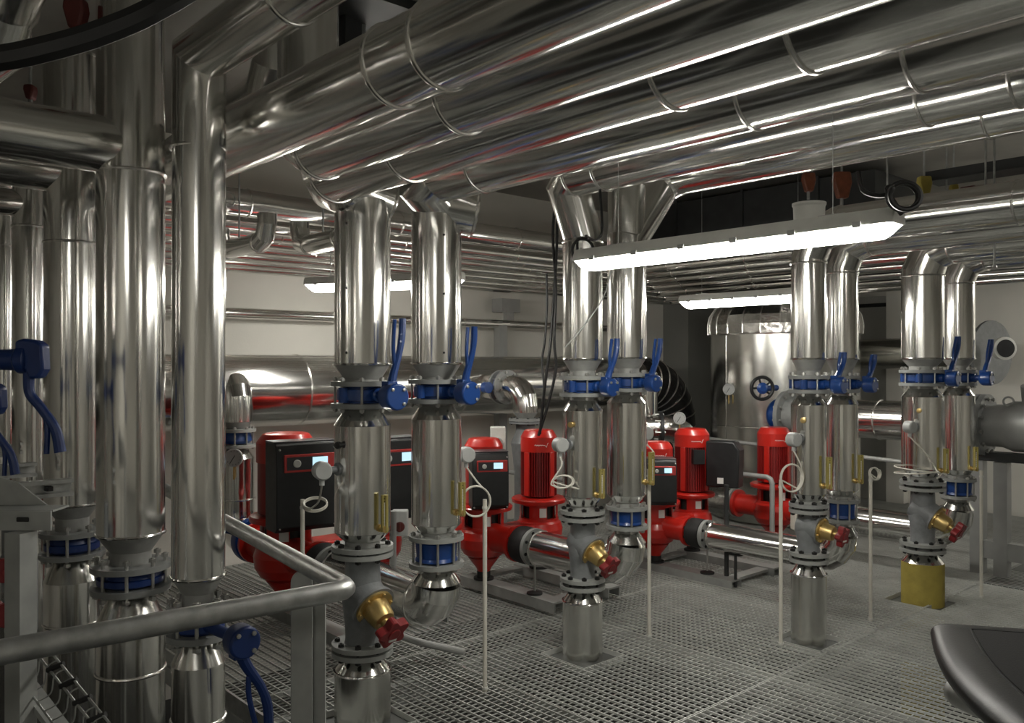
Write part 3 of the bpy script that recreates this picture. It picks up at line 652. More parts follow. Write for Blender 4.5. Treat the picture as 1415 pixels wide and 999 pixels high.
# ================================================================ LEFT GROUP OF RISERS (through the stair opening)
def left_col(key, px, d, r, ztop, zclad, rings, fl, who, zdark=None):
    """fl: (clad bottom, cone end, upper flange, lower flange, cone end, clad top) pixel rows or None"""
    p = W(px,HY,d); x, y = p.x, p.y
    if fl is None:
        t = thing('insulated_riser',(x,y,-1),f'silver clad pipe {who}','pipe','clad risers at the left')
        b = MB(); b.cyl((x,y,-.98),(x,y,ztop),r,n=56); b.build('cladding','alu',t)
        for z in rings: band(t,(x,y,z),Z,r,.016)
        return p
    z = [ZP(q,d) for q in fl]; rf = r*1.18
    t = thing('insulated_riser',(x,y,z[2]),f'silver clad upper pipe {who}','pipe','clad risers at the left')
    if key == 'L2':
        b = MB(); zc = 2.785; b.sweep([(2.9,y,zc),(x+.01,y,zc),(x,y,z[0])],r,56); b.build('cladding','alu',t,ang=12)
        for xx in (-2.27,-1.0,.4): band(t,(xx,y,zc),X,r,.016)
    else:
        b = MB(); b.cyl((x,y,z[0]),(x,y,ztop),r,n=56); b.build('cladding','alu',t)
    for q in rings: band(t,(x,y,q),Z,r,.014)
    cone(t,x,y,z[1],r*.62,z[0],r-.004,'neck'); band(t,(x,y,z[0]+.006),Z,r-.001,.012,'alu','rim')
    b = MB(); b.cyl((x,y,z[2]),(x,y,z[1]+.01),r*.6); b.build('neck','neck',t); flange(t,(x,y,z[2]),rf)
    t2 = thing('insulated_pipe_section',(x,y,-1),f'silver clad lower pipe {who}','pipe','clad lower pipes in the stair opening')
    flange(t2,(x,y,z[3]),rf); cone(t2,x,y,z[5],r+.001,z[4],r*.64,'alud')
    b = MB(); b.cyl((x,y,z[4]-.01),(x,y,z[3]),r*.6); b.build('neck','neck',t2)
    b = MB(); b.cyl((x,y,-.98),(x,y,z[5]),r,n=56); b.build('cladding','alu',t2)
    band(t2,(x,y,z[5]-.16-.02*len(key)),Z,r,.014)
    v = thing('butterfly_valve',(x,y,z[3]),f'dark blue butterfly valve on the pipe {who}','valve','blue valves at the left')
    zc = (z[2]+z[3])/2; hh = (z[2]-z[3])/2-.012; R = rf*.84
    b = MB(); b.lathe((x,y,zc),Z,[(-hh,R*.8),(-hh*.6,R),(hh*.1,R),(hh*.2,R*.9),(hh,R*.82)],44); b.build('valve_body','blued',v)
    bolts(v,(x,y,zc),rf*.84,-(z[2]-z[3])/2-.04,(z[2]-z[3])/2+.045,8,'bolt',.010,.35)
    return p, v, zc
L1,v1,_ = left_col('L1',181,3.40,.128,ZC-.02,0,[ZP(241,3.40)],(738,760,781,811,822,856),'second from the railing, reaching the ceiling at left')
L2,v2,zl2 = left_col('L2',274,3.00,.0905,2.8,0,[ZP(207,3.0)],(797,818,840,876,884,914),'nearest the railing at left, bending along the ceiling')
L3,v3,_ = left_col('L3',100,4.0,.121,3.14,0,[ZP(337,4.0)],(697,714,735,765,772,800),'third from the railing, capped under the ceiling')
L4 = left_col('L4',41,4.6,.084,ZC-.9,0,[ZP(314,4.6)],None,'fourth from the railing at the left edge')
L5 = left_col('L5',6,5.12,.053,ZC-.9,0,[ZP(342,5.2)],None,'farthest and thinnest at the left edge')
# lever of the valve on the pipe next to the railing
hub = WY(358,857,1.16+.0); hub = V((L2.x+.30,L2.y+.02,zl2-.0))
b = MB(); b.cyl((L2.x+.07,L2.y,zl2),(hub.x-.03,hub.y,zl2),.02,n=16); b.build('stem_neck','blued',v2)
lever_parts(v2,hub,.09,.31,.054,'blued',-1)
def tee(p, r, za, who, y1=-3.4):
    t = thing('insulated_branch_pipe',(p.x,0,za),f'silver clad horizontal branch pipe {who}','pipe','horizontal branches at upper left')
    b = MB(); b.cyl((p.x,y1,za),(p.x,p.y,za),r,n=56); b.build('cladding','alu',t)
    for yy in (.25,-1.1,-2.3): band(t,(p.x,yy,za),Y,r,.016)
tee(L1,.110,2.56,'nearest, meeting the pipe that reaches the ceiling')
tee(L3,.100,2.60,'in the middle, meeting the capped pipe')
tee(L4,.070,2.56,'farthest, meeting the pipe at the left edge')
b = MB(); b.lathe((L3.x,L3.y,3.14),Z,[(0,.123),(.012,.123),(.02,.05)],40); o = b.build('end_cap','band',None,loc=(L3.x,L3.y,3.14)); 
for t in C.objects:
    if t.get('label','').startswith('silver clad upper pipe third'):
        o.location = V((L3.x,L3.y,3.14))-t.location; o.parent = t
# lever valves on pipes just outside the left edge
def lever_valve(px, py, d, who, sc, yoff):
    p = W(px,py,d); t = thing('butterfly_valve',p,f'dark blue lever valve reaching in {who}','valve','lever valves at the left edge')
    q = p - RT*.42; b = MB(); b.cyl(q,p-RT*.05,.022*sc,n=18); b.lathe(p-RT*.10,RT,[(0,.032*sc),(.05,.034*sc),(.06,.044*sc),(.085,.044*sc),(.09,.03*sc)],20); b.build('stem_neck','blued',t)
    b = MB(); pts = [(-.045,.058),(-.02,.066),(.02,.060),(.040,.046),(.044,-.030),(.028,-.058),(-.002,-.060),(-.012,-.035),(-.045,-.030)]
    b.prism([(a*sc,c*sc) for a,c in pts],p,RT,Z,.05); b.build('gear_head','blued',t,bevel=.008)
    P = smoothpath([p+RT*-.012*sc+Z*-.01, p+RT*-.012*sc+Z*-.10*sc, p+RT*.022*sc+Z*-.148*sc, p+RT*.068*sc+Z*-.215*sc, p+RT*.085*sc+Z*-.29*sc],6)
    b = MB(); b.sweep(P,.016*sc,12,radii=[.018*sc-.003*sc*math.sin(PI*i/(len(P)-1)) for i in range(len(P))]); lv = b.build('lever','blued',t)
    P = smoothpath([p+RT*.030*sc+Z*-.155*sc, p+RT*.044*sc+Z*-.21*sc, p+RT*.042*sc+Z*-.295*sc],6); b = MB(); b.sweep(P,.0085*sc,8); b.build('latch_arm','blued',lv)
    zc = p.z; pc = q - RT*.10; b = MB(); b.cyl(pc-Z*.04,pc+Z*.04,.12,n=36); b.build('valve_body','blued',t)
    for sz in (-1,1): flange(t,pc+Z*.055*sz,.14)
    r2 = thing('insulated_riser',(pc.x,pc.y,-1),f'silver clad pipe outside the view carrying the lever valve {who}','pipe')
    for z0,z1 in ((-.98,zc-.14),(zc+.14,ZC-.02)):
        b = MB(); b.cyl((pc.x,pc.y,z0),(pc.x,pc.y,z1),.12,n=40); b.build('cladding','alu',r2)
    for sz in (-1,1): cone(r2,pc.x,pc.y,zc+.066*sz,.075,zc+.14*sz,.12)
lever_valve(46,497,2.60,'before the left columns',.98,0)
lever_valve(-9,552,2.95,'lower at the extreme left edge',.90,0)
# strut channels with clips between the left risers
def strut(x, py, px, y1, who, n):
    p = WX(px,py,x); z = p.z; y0 = p.y
    t = thing('strut_channel',(x,(y0+y1)/2,z),f'slotted galvanised strut channel {who}','channel','strut channels at left')
    b = MB()
    for dz in (-.024,.024): b.box((x,(y0+y1)/2,z+dz),(.045,y0-y1,.014))
    b.box((x-.02,(y0+y1)/2,z),(.004,y0-y1,.05)); b.build('channel','zinc',t)
    for i in range(n):
        yy = y0-.03-(i+.5)*(.5/n); c = MB(); c.box((x+.006,yy,z),(.03,.022,.016)); c.lathe((x+.02,yy,z),X,[(0,.007),(.008,.007)],8); c.build('clip','blackr',t)
strut(L1.x+.135,672,100,YF+.01,'in front of the second left pipe',5)
strut(L3.x+.128,648,50,YF+.01,'in front of the third left pipe',5)
strut(L4.x+.092,622,16,YF+.01,'in front of the fourth left pipe',4)
# bracket, post and tilted cable ladder in the stair opening
p = W(29,860,2.45); t = thing('steel_post',(p.x,p.y,-1),'grey square steel post at lower left behind the handrail','post')
b = MB(); b.box((p.x,p.y,(-1+ZP(735,2.45))/2),(.058,.058,ZP(735,2.45)+1),rotz(.5)); b.build('post','zincp',t)
q = W(25,722,2.45); 
t = thing('steel_bracket',q,'slotted grey bracket channel on the post at lower left','bracket')
Ra = rotz(TH-PI/2+.02); A = lambda a,b_,c: q+RT*a+FW*c+Z*b_
b = MB(); b.prism([(-.30,-.026),(.085,-.026),(.085,.030),(-.30,.030)],A(0,0,.02),RT,Z,.008); b.prism([(-.3,0),(.085,0),(.085,.09),(-.3,.09)],A(0,.028,.03),RT,FW,.006); b.build('channel','zincp',t)
b = MB(); b.prism([(-.018,-.007),(.018,-.007),(.018,.007),(-.018,.007)],A(.005,.006,.014),RT,Z,.006); b.build('slot','boltd',t,bevel=.003)
b = MB(); b.prism([(-.3,.03),(-.3,.16),(-.07,.10),(.02,.03)],A(0,0,.12),RT,Z,.006); b.build('gusset','zincp',t)
t = thing('cable_ladder',W(100,960,2.35),'wire mesh cable tray sloping down at the lower left corner','cable tray')
P0 = W(44,895,2.55); P1 = W(136,1010,2.25)
sd = RT*.03+Z*.012
b = MB()
for off in (V((0,0,0)), RT*.030+Z*.02, -RT*.05-Z*.075): b.sweep([P0+off,P1+off],.0035,8)
b.build('side_wires','zinc',t)
b = MB()
for i in range(9):
    f = (i+.3)/9; a = P0.lerp(P1,f); b.sweep(smoothpath([a+RT*.03+Z*.02,a,a-RT*.01-Z*.05,a-RT*.05-Z*.075],4),.0022,6)
b.build('rungs','zinc',t)['kind'] = 'stuff'
for i in range(5):
    a = P0.lerp(P1,(i+.5)/5); b = MB(); b.cyl(a-RT*.008,a+RT*.04+Z*.02,.008,n=8); b.build('cable_tie','blackr',t)
b = MB(); b.bar(P0-RT*.01-Z*.12,P1-RT*.01-Z*.12,.05,.02); b.build('support_angle','zincp',t)
# red handwheel at the very left edge
for (px,py,nm) in ((-8,788,'upper'),(-4,850,'lower')):
    c = W(px,py,2.9); ax = (X*.8-Y*.6).normalized(); u, w = perp(ax)
    t = thing('balancing_valve',c,f'{nm} dark red handwheel half cut by the left picture edge','valve','handwheels at the left edge')
    b = MB(); b.prism(lobes(.05,5,50,.22),c,u,w,.04); b.build('handwheel','wheel',t,bevel=.004)
    b = MB(); b.cyl(c-ax*.12,c-ax*.015,.014,n=12); b.cyl(c-ax*.2,c-ax*.11,.04,n=24); b.build('bonnet','cast',t)
    pc = c-ax*.2; b = MB(); b.cyl((pc.x-.06,pc.y,c.z-.13),(pc.x-.06,pc.y,c.z+.13),.055,n=24); b.build('valve_body','cast',t)

# ================================================================ RAILINGS
r_t = .0305; zr = 1.02
co = W(483,814,F*(H-zr)/(814-HY)); co.z = zr
a1 = (FW*math.cos(math.radians(34.4))-RT*math.sin(math.radians(34.4))); a2 = -(FW*math.cos(math.radians(52))+RT*math.sin(math.radians(52)))
t = thing('railing',(co.x,co.y,0),'galvanised tube handrail with rounded corner at lower left','railing')
b = MB(); b.sweep([co+a2*3.6,co+a2*.05,co+a2*.02+a1*.006,co+a2*.006+a1*.02,co+a1*.05,co+a1*4.2],r_t,28); b.build('handrail','zinc',t,ang=50)
def rpost(pp, w, wd, u, name='post'):
    b = MB(); k = 10; zt = zr-.026
    pts = [(-w/2,-.99),(w/2,-.99),(w/2,zt-w/2)]+[(w/2*math.cos(a),zt-w/2+w/2*math.sin(a)) for a in [PI*i/k for i in range(1,k)]]+[(-w/2,zt-w/2)]
    b.prism(pts,(pp.x,pp.y,0),u,Z,wd); b.build(name,'zincp',t,bevel=.002)
def on_line(px,o,dr):                # point of the rail line that sits in picture column px
    n = FW*((px-CX)/F)-RT; return o+dr*(-(o.dot(n))/dr.dot(n))
pq = on_line(417,V((co.x,co.y,0)),a1)
rpost(pq,.072,.016,(RT+FW*.15).normalized())
b = MB(); q = pq+RT*.045+FW*.03; b.box((q.x,q.y,0.0),(.012,.06,1.96),rotz(TH-PI/2)); b.build('post_flange','zincp',t)
for f in (1.7,3.2): rpost(co+a1*f,.072,.016,a1)
for f in (1.6,3.0): rpost(co+a2*f,.06,.03,a2)
# second rail end + black bag at lower right
e0 = W(1326,957,1.72); e1 = e0 + (X*.92-Y*.40)*1.4
t = thing('railing',(e0.x,e0.y,0),'galvanised handrail end under the black case at lower right','railing')
d_ = (e1-e0).normalized()
b = MB(); b.lathe(e0-d_*.028,d_,[(0,.004),(.004,.016),(.012,.025),(.028,.0305),((e1-e0).length,.0305)],28); b.build('handrail','zinc',t,ang=50)
b = MB(); m0 = e0.lerp(e1,.5); b.box((m0.x,m0.y,.5),(.05,.03,1.0)); b.build('post','zincp',t)
b = MB(); m1 = e0.lerp(e1,.97); b.box((m1.x,m1.y,.5),(.05,.03,1.0)); b.build('post','zincp',t)
def bag():
    A_ = W(1281,884,1.95); B_ = W(1405,1012,1.34); zt = e0.z+.032
    A_.z = zt; B_.z = zt
    ln = (B_-A_).normalized(); wd = Z.cross(ln).normalized(); L = (B_-A_).length
    if wd.dot(RT) < 0: wd = -wd
    t = thing('padded_case',(A_+B_)/2,'black leather padded case lying on the handrail at lower right','case')
    Wd = .44; n = 18; R = .035
    def outline(ins):
        pts = []; r = max(.006,R-ins*.4)
        for cx,cy,a0 in ((L-ins-r,ins+r,-PI/2),(L-ins-r,Wd-ins-r,0),(ins+r,Wd-ins-r,PI/2),(ins+r,ins+r,PI)):
            for i in range(7):
                a = a0+PI/2*i/6; pts.append([cx+r*math.cos(a),cy+r*math.sin(a)])
        m = 16                      # long left edge slightly bowed out
        for i in range(1,m): f = i/m; pts.append([ins+r+(L-2*ins-2*r)*f, ins-.03*math.sin(PI*f)*(1 if ins < .05 else .6)])
        return pts
    prof = [(z*.66,i_) for z,i_ in ((0,.030),(.006,.014),(.018,.004),(.035,0),(.050,.002),(.062,.008),(.071,.020),(.076,.040),(.078,.070))]
    vs = []; fs = []; k = len(outline(0))
    for z,ins in prof: vs += [A_+ln*a+wd*c+Z*z for a,c in outline(ins)]
    for j in range(len(prof)-1):
        for i in range(k): i2 = (i+1)%k; fs.append((j*k+i,j*k+i2,(j+1)*k+i2,(j+1)*k+i))
    fs.append(tuple(range(k-1,-1,-1)))
    cpt = sum((V(v) for v in vs[-k:]),V())/k; vs.append(cpt); m = len(vs)-1; base = (len(prof)-1)*k
    fs += [(base+i,base+(i+1)%k,m) for i in range(k)]
    b = MB(); b.add(vs,fs); b.build('body','leather',t,ang=70)
    P = [A_+ln*a+wd*c+Z*.0520 for a,c in outline(.072)]; P.append(P[0])
    b = MB(); b.sweep(P,.0022,6); b.build('seam_piping','leather',t)
    P = [A_+ln*a+wd*c for a,c in outline(.076)]; b = MB(); c0 = A_+Z*.0515
    b.prism([tuple(q) for q in outline(.076)],c0,ln,wd,.004); b.build('top_panel','matteb',t,smooth=False)
bag()

# ================================================================ BACK-LEFT WALL: HEADERS AND PIPE BANKS
xh, zh, rh = -6.28, 1.485, .285
t = thing('insulated_header',(xh,2,zh),'very large silver clad header pipe along the left wall','pipe')
arc = [(xh,7.70+.55*math.sin(a),zh-.55*(1-math.cos(a))) for a in [PI/2*i/6 for i in range(7)]]
b = MB(); b.sweep([(xh,-3.4,zh),(xh,7.5,zh)],rh,64); b.build('cladding','alu',t)
b = MB(); b.sweep([(xh,7.5,zh)]+arc+[(xh,8.25,-.9)],rh*1.02,56); e = b.build('elbow','aluk',t,ang=8); e['label'] = 'segmented elbow with dark reflection painted in'
for i,a in enumerate(arc):
    dd = (V(arc[min(i+1,6)])-V(arc[max(i-1,0)])).normalized(); band(t,a,dd,rh*1.03,.02)
for yy in (-1.6,.3,1.74,3.3,4.9,6.4): band(t,(xh,yy,zh),Y,rh,.014)
for zz_,rr,xx,who in ((2.115,.045,-6.72,'upper'),):
    t = thing('insulated_pipe',(xx,2,zz_),'thin clad pipe clamped along the left wall above the header','pipe')
    b = MB(); b.cyl((xx,-3.4,zz_),(xx,7.9,zz_),rr,n=32); b.build('cladding','alu',t)
    for yy in (-1,.6,2.2,3.9,5.4,6.8): band(t,(xx,yy,zz_),Y,rr,.02)
# support post with head box
p = WX(697,480,-6.66); t = thing('support_post',(p.x,p.y,0),'grey steel support post with head plate behind the red twin pumps','post')
b = MB(); b.box((p.x-.06,p.y,1.05),(.09,.11,2.1)); b.build('post','pipeg',t)
b = MB(); b.box((p.x-.04,p.y+.06,2.31),(.16,.26,.14)); b.box((p.x,p.y+.06,2.2),(.06,.1,.09)); b.build('head_plate','pipeg',t)
# bank of thin pipes under the ceiling that turn at the far end
bank = [(-5.55,2.80,.095),(-5.80,2.70,.058),(-5.97,2.67,.055),(-6.13,2.64,.055),(-6.29,2.60,.052),(-6.44,2.56,.050),(-6.58,2.52,.046),(-6.71,2.49,.042)]
ORD = ['first and thickest','second','third','fourth','fifth','sixth','seventh','eighth and lowest']
for i,(xx,zz_,rr) in enumerate(bank):
    t = thing('insulated_pipe',(xx,3,zz_),f'{ORD[i]} clad pipe of the ceiling bank along the left wall','pipe','ceiling bank of thin clad pipes')
    ye = 6.7+i*.30
    b = MB(); b.sweep([(xx,-3.4,zz_),(xx,ye-rr*1.2,zz_),(xx+rr*.4,ye-rr*.4,zz_),(xx+rr*1.2,ye,zz_),(-2.4+.1*i,ye,zz_)],rr,32); b.build('cladding','alu',t,ang=12)
    for j in range(7): band(t,(xx,-1.2+j*1.25+.23*i,zz_),Y,rr,.014)
    for j in range(3): band(t,(xx+.45+j*.9,ye,zz_),X,rr,.014)
# two short cross pipes with elbows seen between the left columns
for (x0,x1,yy,zz_,who) in ((-5.72,-5.12,2.44,2.475,'farther'),(-5.00,-4.50,2.66,2.455,'nearer')):
    t = thing('insulated_pipe',(x0,yy,zz_),f'short clad cross pipe below the ceiling bank, {who} of two','pipe','short cross pipes under the bank')
    b = MB(); b.sweep([(x0,yy,zz_+.16),(x0,yy,zz_+.11),(x0+.03,yy,zz_+.03),(x0+.12,yy,zz_),(x1,yy,zz_),(x1+.08,yy,zz_+.03),(x1+.11,yy,zz_+.11),(x1+.11,yy,zz_+.17)],.062,32); b.build('cladding','alu',t,ang=12)
    b = MB(); b.cyl((x0+.3,yy,zz_+.06),(x0+.3,yy,ZC),.006,n=8); b.build('hanger_rod','zinc',t)
    band(t,(x0+.13,yy,zz_),X,.062,.014); band(t,(x1,yy,zz_),X,.062,.014)
# discharge lines from the header down to the pumps
def discharge(pts, r, label, valve_at=None, flz=None, m='alu', wl=''):
    t = thing('insulated_elbow_pipe',pts[-1],label,'pipe'); b = MB(); b.sweep(pts,r,40); b.build('cladding',m,t,ang=10)
    return t
def arc3(c0, c1, c2, n=4):          # rounded corner through control points
    c0,c1,c2 = V(c0),V(c1),V(c2); return [(c0*(1-f)**2+c1*2*f*(1-f)+c2*f*f) for f in [i/n for i in range(n+1)]]
# at the large pump
xd, yd = -6.02, POS['B'].y+.02
p = WY(326,600,yd)
t = discharge([(xh,yd,zh+.04)]+arc3((xd-.10,yd,zh+.05),(xd+.0,yd,zh+.05),(xd,yd,zh-.12))+[(xd,yd,1.27)],.112,'crinkled clad elbow from the header down at the far left')
cone(t,xd,yd,1.215,.07,1.27,.112,'neck'); flange(t,(xd,yd,1.205),.132,m='flgl'); 
v = thing('check_valve',(xd,yd,1.10),'blue check valve on the riser left of the large pump','valve')
b = MB(); b.lathe((xd,yd,1.11),Z,[(0,.09),(.02,.105),(.06,.10),(.085,.09)],36); b.build('valve_body','blue',v); bolts(v,(xd,yd,1.15),.112,-.085,.085,8)
t = thing('insulated_elbow_pipe',(xd,yd,.435),'silver clad pipe below the blue check valve left of the large pump','pipe')
flange(t,(xd,yd,1.09),.132,m='flgl'); cone(t,xd,yd,1.07,.075,1.0,.125,'alu')
b = MB(); b.sweep([(xd,yd,1.0),(xd,yd,.62)]+arc3((xd,yd,.60),(xd,yd,.435),(xd+.16,yd,.435))+[(xd+.22,yd,.435)],.125,40); b.build('cladding','alu',t,ang=10)
band(t,(xd,yd,.70),Z,.125,.014)
v = thing('butterfly_valve',(xd+.27,yd,.435),'blue valve disc on the discharge side of the large pump','valve')
b = MB(); b.lathe((xd+.225,yd,.435),X,[(0,.10),(.01,.155),(.05,.16),(.085,.155),(.09,.10)],40); b.cyl((xd+.27,yd-.1,.5),(xd+.27,yd-.26,.56),.03,n=14); b.build('valve_body','blue',v)
g = thing('pressure_gauge',(xd+.14,yd-.12,.96),'round pressure gauge beside the large red pump','gauge')
def gauge(t, c, ax, R):
    c = V(c); ax = V(ax).normalized(); b = MB(); b.lathe(c-ax*.022,ax,[(0,R*.9),(.004,R),(.03,R),(.031,R*.9),(.026,R*.89)],28); b.build('case','greyp',t)
    b = MB(); b.lathe(c+ax*.002,ax,[(0,R*.88),(.001,R*.88)],28); dl = b.build('dial','glass',t); u, w = perp(ax)
    b = MB(); b.bar(c+ax*.006-(u*.3+w*.5).normalized()*R*.3,c+ax*.006+(u*.3+w*.5).normalized()*R*.7,.005,.002,ax); b.build('needle','boltd',dl)
    b = MB()
    for i in range(11):
        a = 2*PI*(i/14)+.6; q = c+ax*.005+(u*math.cos(a)+w*math.sin(a))*R*.72; b.bar(q,q+(u*math.cos(a)+w*math.sin(a))*R*.1,.004,.001,ax)
    b.build('tick_marks','boltd',dl)
    b = MB(); b.cyl(c-Z*R*.95-ax*.01,c-Z*(R+.09)-ax*.01,.008,n=10); b.build('stem','brass',t)
gauge(g,(xd+.16,yd-.10,1.02),(.75,-.65,.1),.065)
# at the twin pump left of the middle pair
p = WX(722,545,-5.50); y2 = p.y; x2 = -5.50
t = discharge([(xh,y2,zh),(x2-.30,y2,zh)],.115,'clad branch stub from the header behind the twin pump')
v = thing('butterfly_valve',(x2-.26,y2,zh),'blue valve on the header branch behind the twin pump','valve')
b = MB(); b.ring((x2-.285,y2,zh),X,.155,.05,.024); b.build('flange','flange',v); b = MB(); b.lathe((x2-.272,y2,zh),X,[(0,.10),(.01,.125),(.05,.125),(.06,.10)],30); b.build('valve_body','blue',v)
b = MB(); b.cyl((x2-.245,y2-.10,zh),(x2-.245,y2-.23,zh),.02,n=12); b.lathe((x2-.25,y2-.23,zh),X,[(0,.05),(.06,.05)],20); b.build('gear_head','blue',v); bolts(v,(x2-.245,y2,zh),.135,-.07,.07,8,ax=X)
t = discharge([(x2-.20,y2,zh)]+arc3((x2-.15,y2,zh),(x2+.03,y2,zh),(x2+.04,y2,zh-.17))+[(x2+.04,y2,1.27)],.112,'clad elbow turning down behind the ribbed twin pump motor')
b = MB(); b.ring((x2-.205,y2,zh),X,.155,.05,.024); b.build('flange','flange',t)
cone(t,x2+.04,y2,1.215,.07,1.27,.112,'neck'); flange(t,(x2+.04,y2,1.205),.15)
t = thing('strainer',(x2+.04,y2,.8),'grey cast strainer body below the elbow behind the twin pump','strainer')
b = MB(); b.lathe((x2+.04,y2,.75),Z,[(0,.10),(.1,.11),(.25,.13),(.36,.085),(.42,.085),(.421,.15),(.44,.15)],36); b.build('body','cast',t); bolts(t,(x2+.04,y2,1.19),.125,-.03,.035,8,'boltd')
b = MB(); b.cyl((x2+.04,y2,-.02),(x2+.04,y2,.76),.10,n=32); b.build('pipe','cast',t)
# at the twin pump left of the tank pair: small elbow with black flange
p = W(905,592,8.15)
t = thing('insulated_elbow_pipe',p,'small shiny segmented elbow with black flange behind the middle pair','pipe')
b = MB(); b.sweep([p-RT*.42,p+RT*.08]+arc3(p+RT*.10,p+RT*.30,p+RT*.31-Z*.2)+[p+RT*.31-Z*.45],.125,36); b.build('cladding','aluc',t,ang=8)
b = MB(); b.cyl(p-RT*.30,p+RT*.02,.118,n=32); b.ring(p+RT*.05,RT,.165,.05,.03); b.build('black_flange','dark',t); bolts(t,p+RT*.02,.14,-.04,.06,8,'bolt',ax=RT)
g = thing('pressure_gauge',W(937,590,7.9),'white dial pressure gauge above the red pumps by the middle pair','gauge')
gauge(g,W(939,578,7.9),(-FW-RT*.2),.058)

# ================================================================ TANK, BACK WALL, RIGHT SIDE
tc = V((-5.0,8.62,0)); rt = .80
t = thing('insulated_tank',tc,'large round silver clad buffer tank standing at the back','tank')
b = MB(); b.cyl(tc+Z*.02,tc+Z*2.02,rt,n=72); b.build('shell','alud',t)
b = MB(); n = 26
prof = [(0,rt+.025),(.10,rt+.03),(.20,rt+.01),(.29,rt-.05),(.36,rt-.16),(.41,rt-.34),(.43,.05)]
b.lathe(tc+Z*2.02,Z,prof,n); b.build('domed_lid','aluc',t,ang=5)
for i in range(n):
    a = 2*PI*(i+.5)/n; q = MB(); dr = V((math.cos(a),math.sin(a),0)); pts = [tc+Z*(2.02+z)+dr*(r_+.002) for z,r_ in prof[:6]]
    q.sweep(pts,.007,6); q.build('lid_seam','band',t)
band(t,tc+Z*2.015,Z,rt,.02); band(t,tc+Z*1.02,Z,rt,.014)
for a in (-1.9,-1.2,-.6): 
    dr = V((math.cos(a),math.sin(a),0)); q = MB(); q.bar(tc+dr*rt+Z*.05,tc+dr*rt+Z*2.0,.03,.006,dr); q.build('seam_strip','alud',t)
g = thing('pressure_gauge',WY(1007,538,7.72),'round gauge on the left front of the tank','gauge'); gauge(g,WY(1007,538,7.80),(-FW-RT*.25+Z*.2),.062)
# large horizontal header in front of the tank
yh, zhh = 7.45, 1.20
pa = WY(1088,575,yh); pb = WY(1352,580,yh)
t = thing('insulated_header',((pa.x+pb.x)/2,yh,zhh),'large horizontal clad header passing behind the risers before the tank','pipe')
b = MB(); b.cyl((pa.x+.26,yh,zhh),(pb.x-.10,yh,zhh),.172,n=56); b.build('cladding','alu',t); band(t,(pa.x+.27,yh,zhh),X,.172,.02); band(t,(pb.x-.8,yh,zhh),X,.172,.02)
b = MB(); b.ring((pa.x+.0,yh,zhh),X,.235,.06,.04); b.cyl((pa.x,yh,zhh),(pa.x+.26,yh,zhh),.155,n=40); b.build('flange','flange',t); bolts(t,(pa.x,yh,zhh),.20,-.045,.045,10,ax=X)
t = thing('gate_valve',(pa.x-.06,yh,zhh),'black handwheel valve with blue hub left of the pair before the tank','valve')
b = MB(); b.lathe((pa.x-.15,yh,zhh),X,[(0,.13),(.03,.15),(.10,.15),(.125,.13)],36); b.build('valve_body','blue',t)
hwc = WY(1076,537,yh-.30); b = MB(); b.cyl(V((pa.x-.09,yh-.05,hwc.z)),V((pa.x-.09,hwc.y+.02,hwc.z)),.03,n=16); b.build('stem','blue',t)
c = V((pa.x-.09,hwc.y,hwc.z)); ax = (-FW+RT*.1).normalized(); u,w = perp(ax)
b = MB(); b.torus(c,ax,.105,.017,40,10)
for i in range(5):
    a = 2*PI*i/5; b.sweep([c,c+(u*math.cos(a)+w*math.sin(a))*.10],.010,8)
h = b.build('handwheel','black',t); h['label'] = 'black spoked handwheel'
b = MB(); b.lathe(c-ax*.01,ax,[(0,.05),(.02,.055),(.035,.03)],24); b.build('hub','blue',h)
# grey flanged unit on a steel stand at the right edge
t = thing('pipe_strainer',(pb.x,yh,zhh),'grey flanged cast pipe unit on the steel stand at the right edge','strainer')
b = MB(); b.ring((pb.x+.0,yh,zhh),X,.25,.06,.04); b.ring((pb.x+.055,yh,zhh),X,.25,.06,.04); b.build('flange','flange',t)
b = MB(); b.lathe((pb.x+.07,yh,zhh),X,[(0,.17),(.12,.17),(.2,.20),(.9,.205),(1.0,.17),(1.2,.17)],44); b.cyl((pb.x+.45,yh,zhh+.1),(pb.x+.45,yh-.06,zhh+.33),.12,n=30); b.build('body','pipeg',t); bolts(t,(pb.x+.03,yh,zhh),.215,-.085,.075,12,'bolt',.012,ax=X)
b = MB(); b.torus((pb.x+.25,yh-.09,zhh+.2),(.3,-1,.2),.035,.008,20,8); b.build('lifting_eye','pipeg',t)
t = thing('steel_stand',(pb.x+.3,yh,0),'grey steel stand with two posts carrying the pipe unit at right','stand')
for px in (1352,1385):
    q = WY(px,620,yh); b = MB(); b.box((q.x,yh,(zhh-.29)/2),(.10,.10,zhh-.29)); b.build('post','pipeg',t)
q = WY(1388,618,yh); b = MB(); b.box((q.x,yh,zhh-.248),(.34,.14,.07)); b.build('saddle','dark',t)
q = WY(1352,710,yh); b = MB(); b.box((q.x+.75,yh,.20),(1.6,.08,.14)); b.build('cross_beam','pipeg',t)
# round duct flange on the back wall and pipe to its right
c = WY(1369,487,9.2); t = thing('wall_flange',c,'big round grey flange disc on the wall at the right edge','flange')
ax = (X*.95-Y*.25).normalized(); b = MB(); b.lathe(c-ax*.03,ax,[(0,.30),(.02,.32),(.05,.32),(.06,.25)],44); b.build('disc','cast',t)
b = MB(); b.lathe(c,-ax,[(.03,.17),(1.6,.17)],40); b.build('pipe','alud',t)
c2 = WY(1392,482,9.2)+V((0,-.22,0)); b = MB(); b.lathe(c2,-FW,[(0,.10),(.06,.11),(.10,.11),(.105,.085)],30); b.build('socket','greyl',t); b = MB(); b.lathe(c2-FW*.104,-FW,[(0,.085),(.004,.085)],24); b.build('socket_face','black',t)
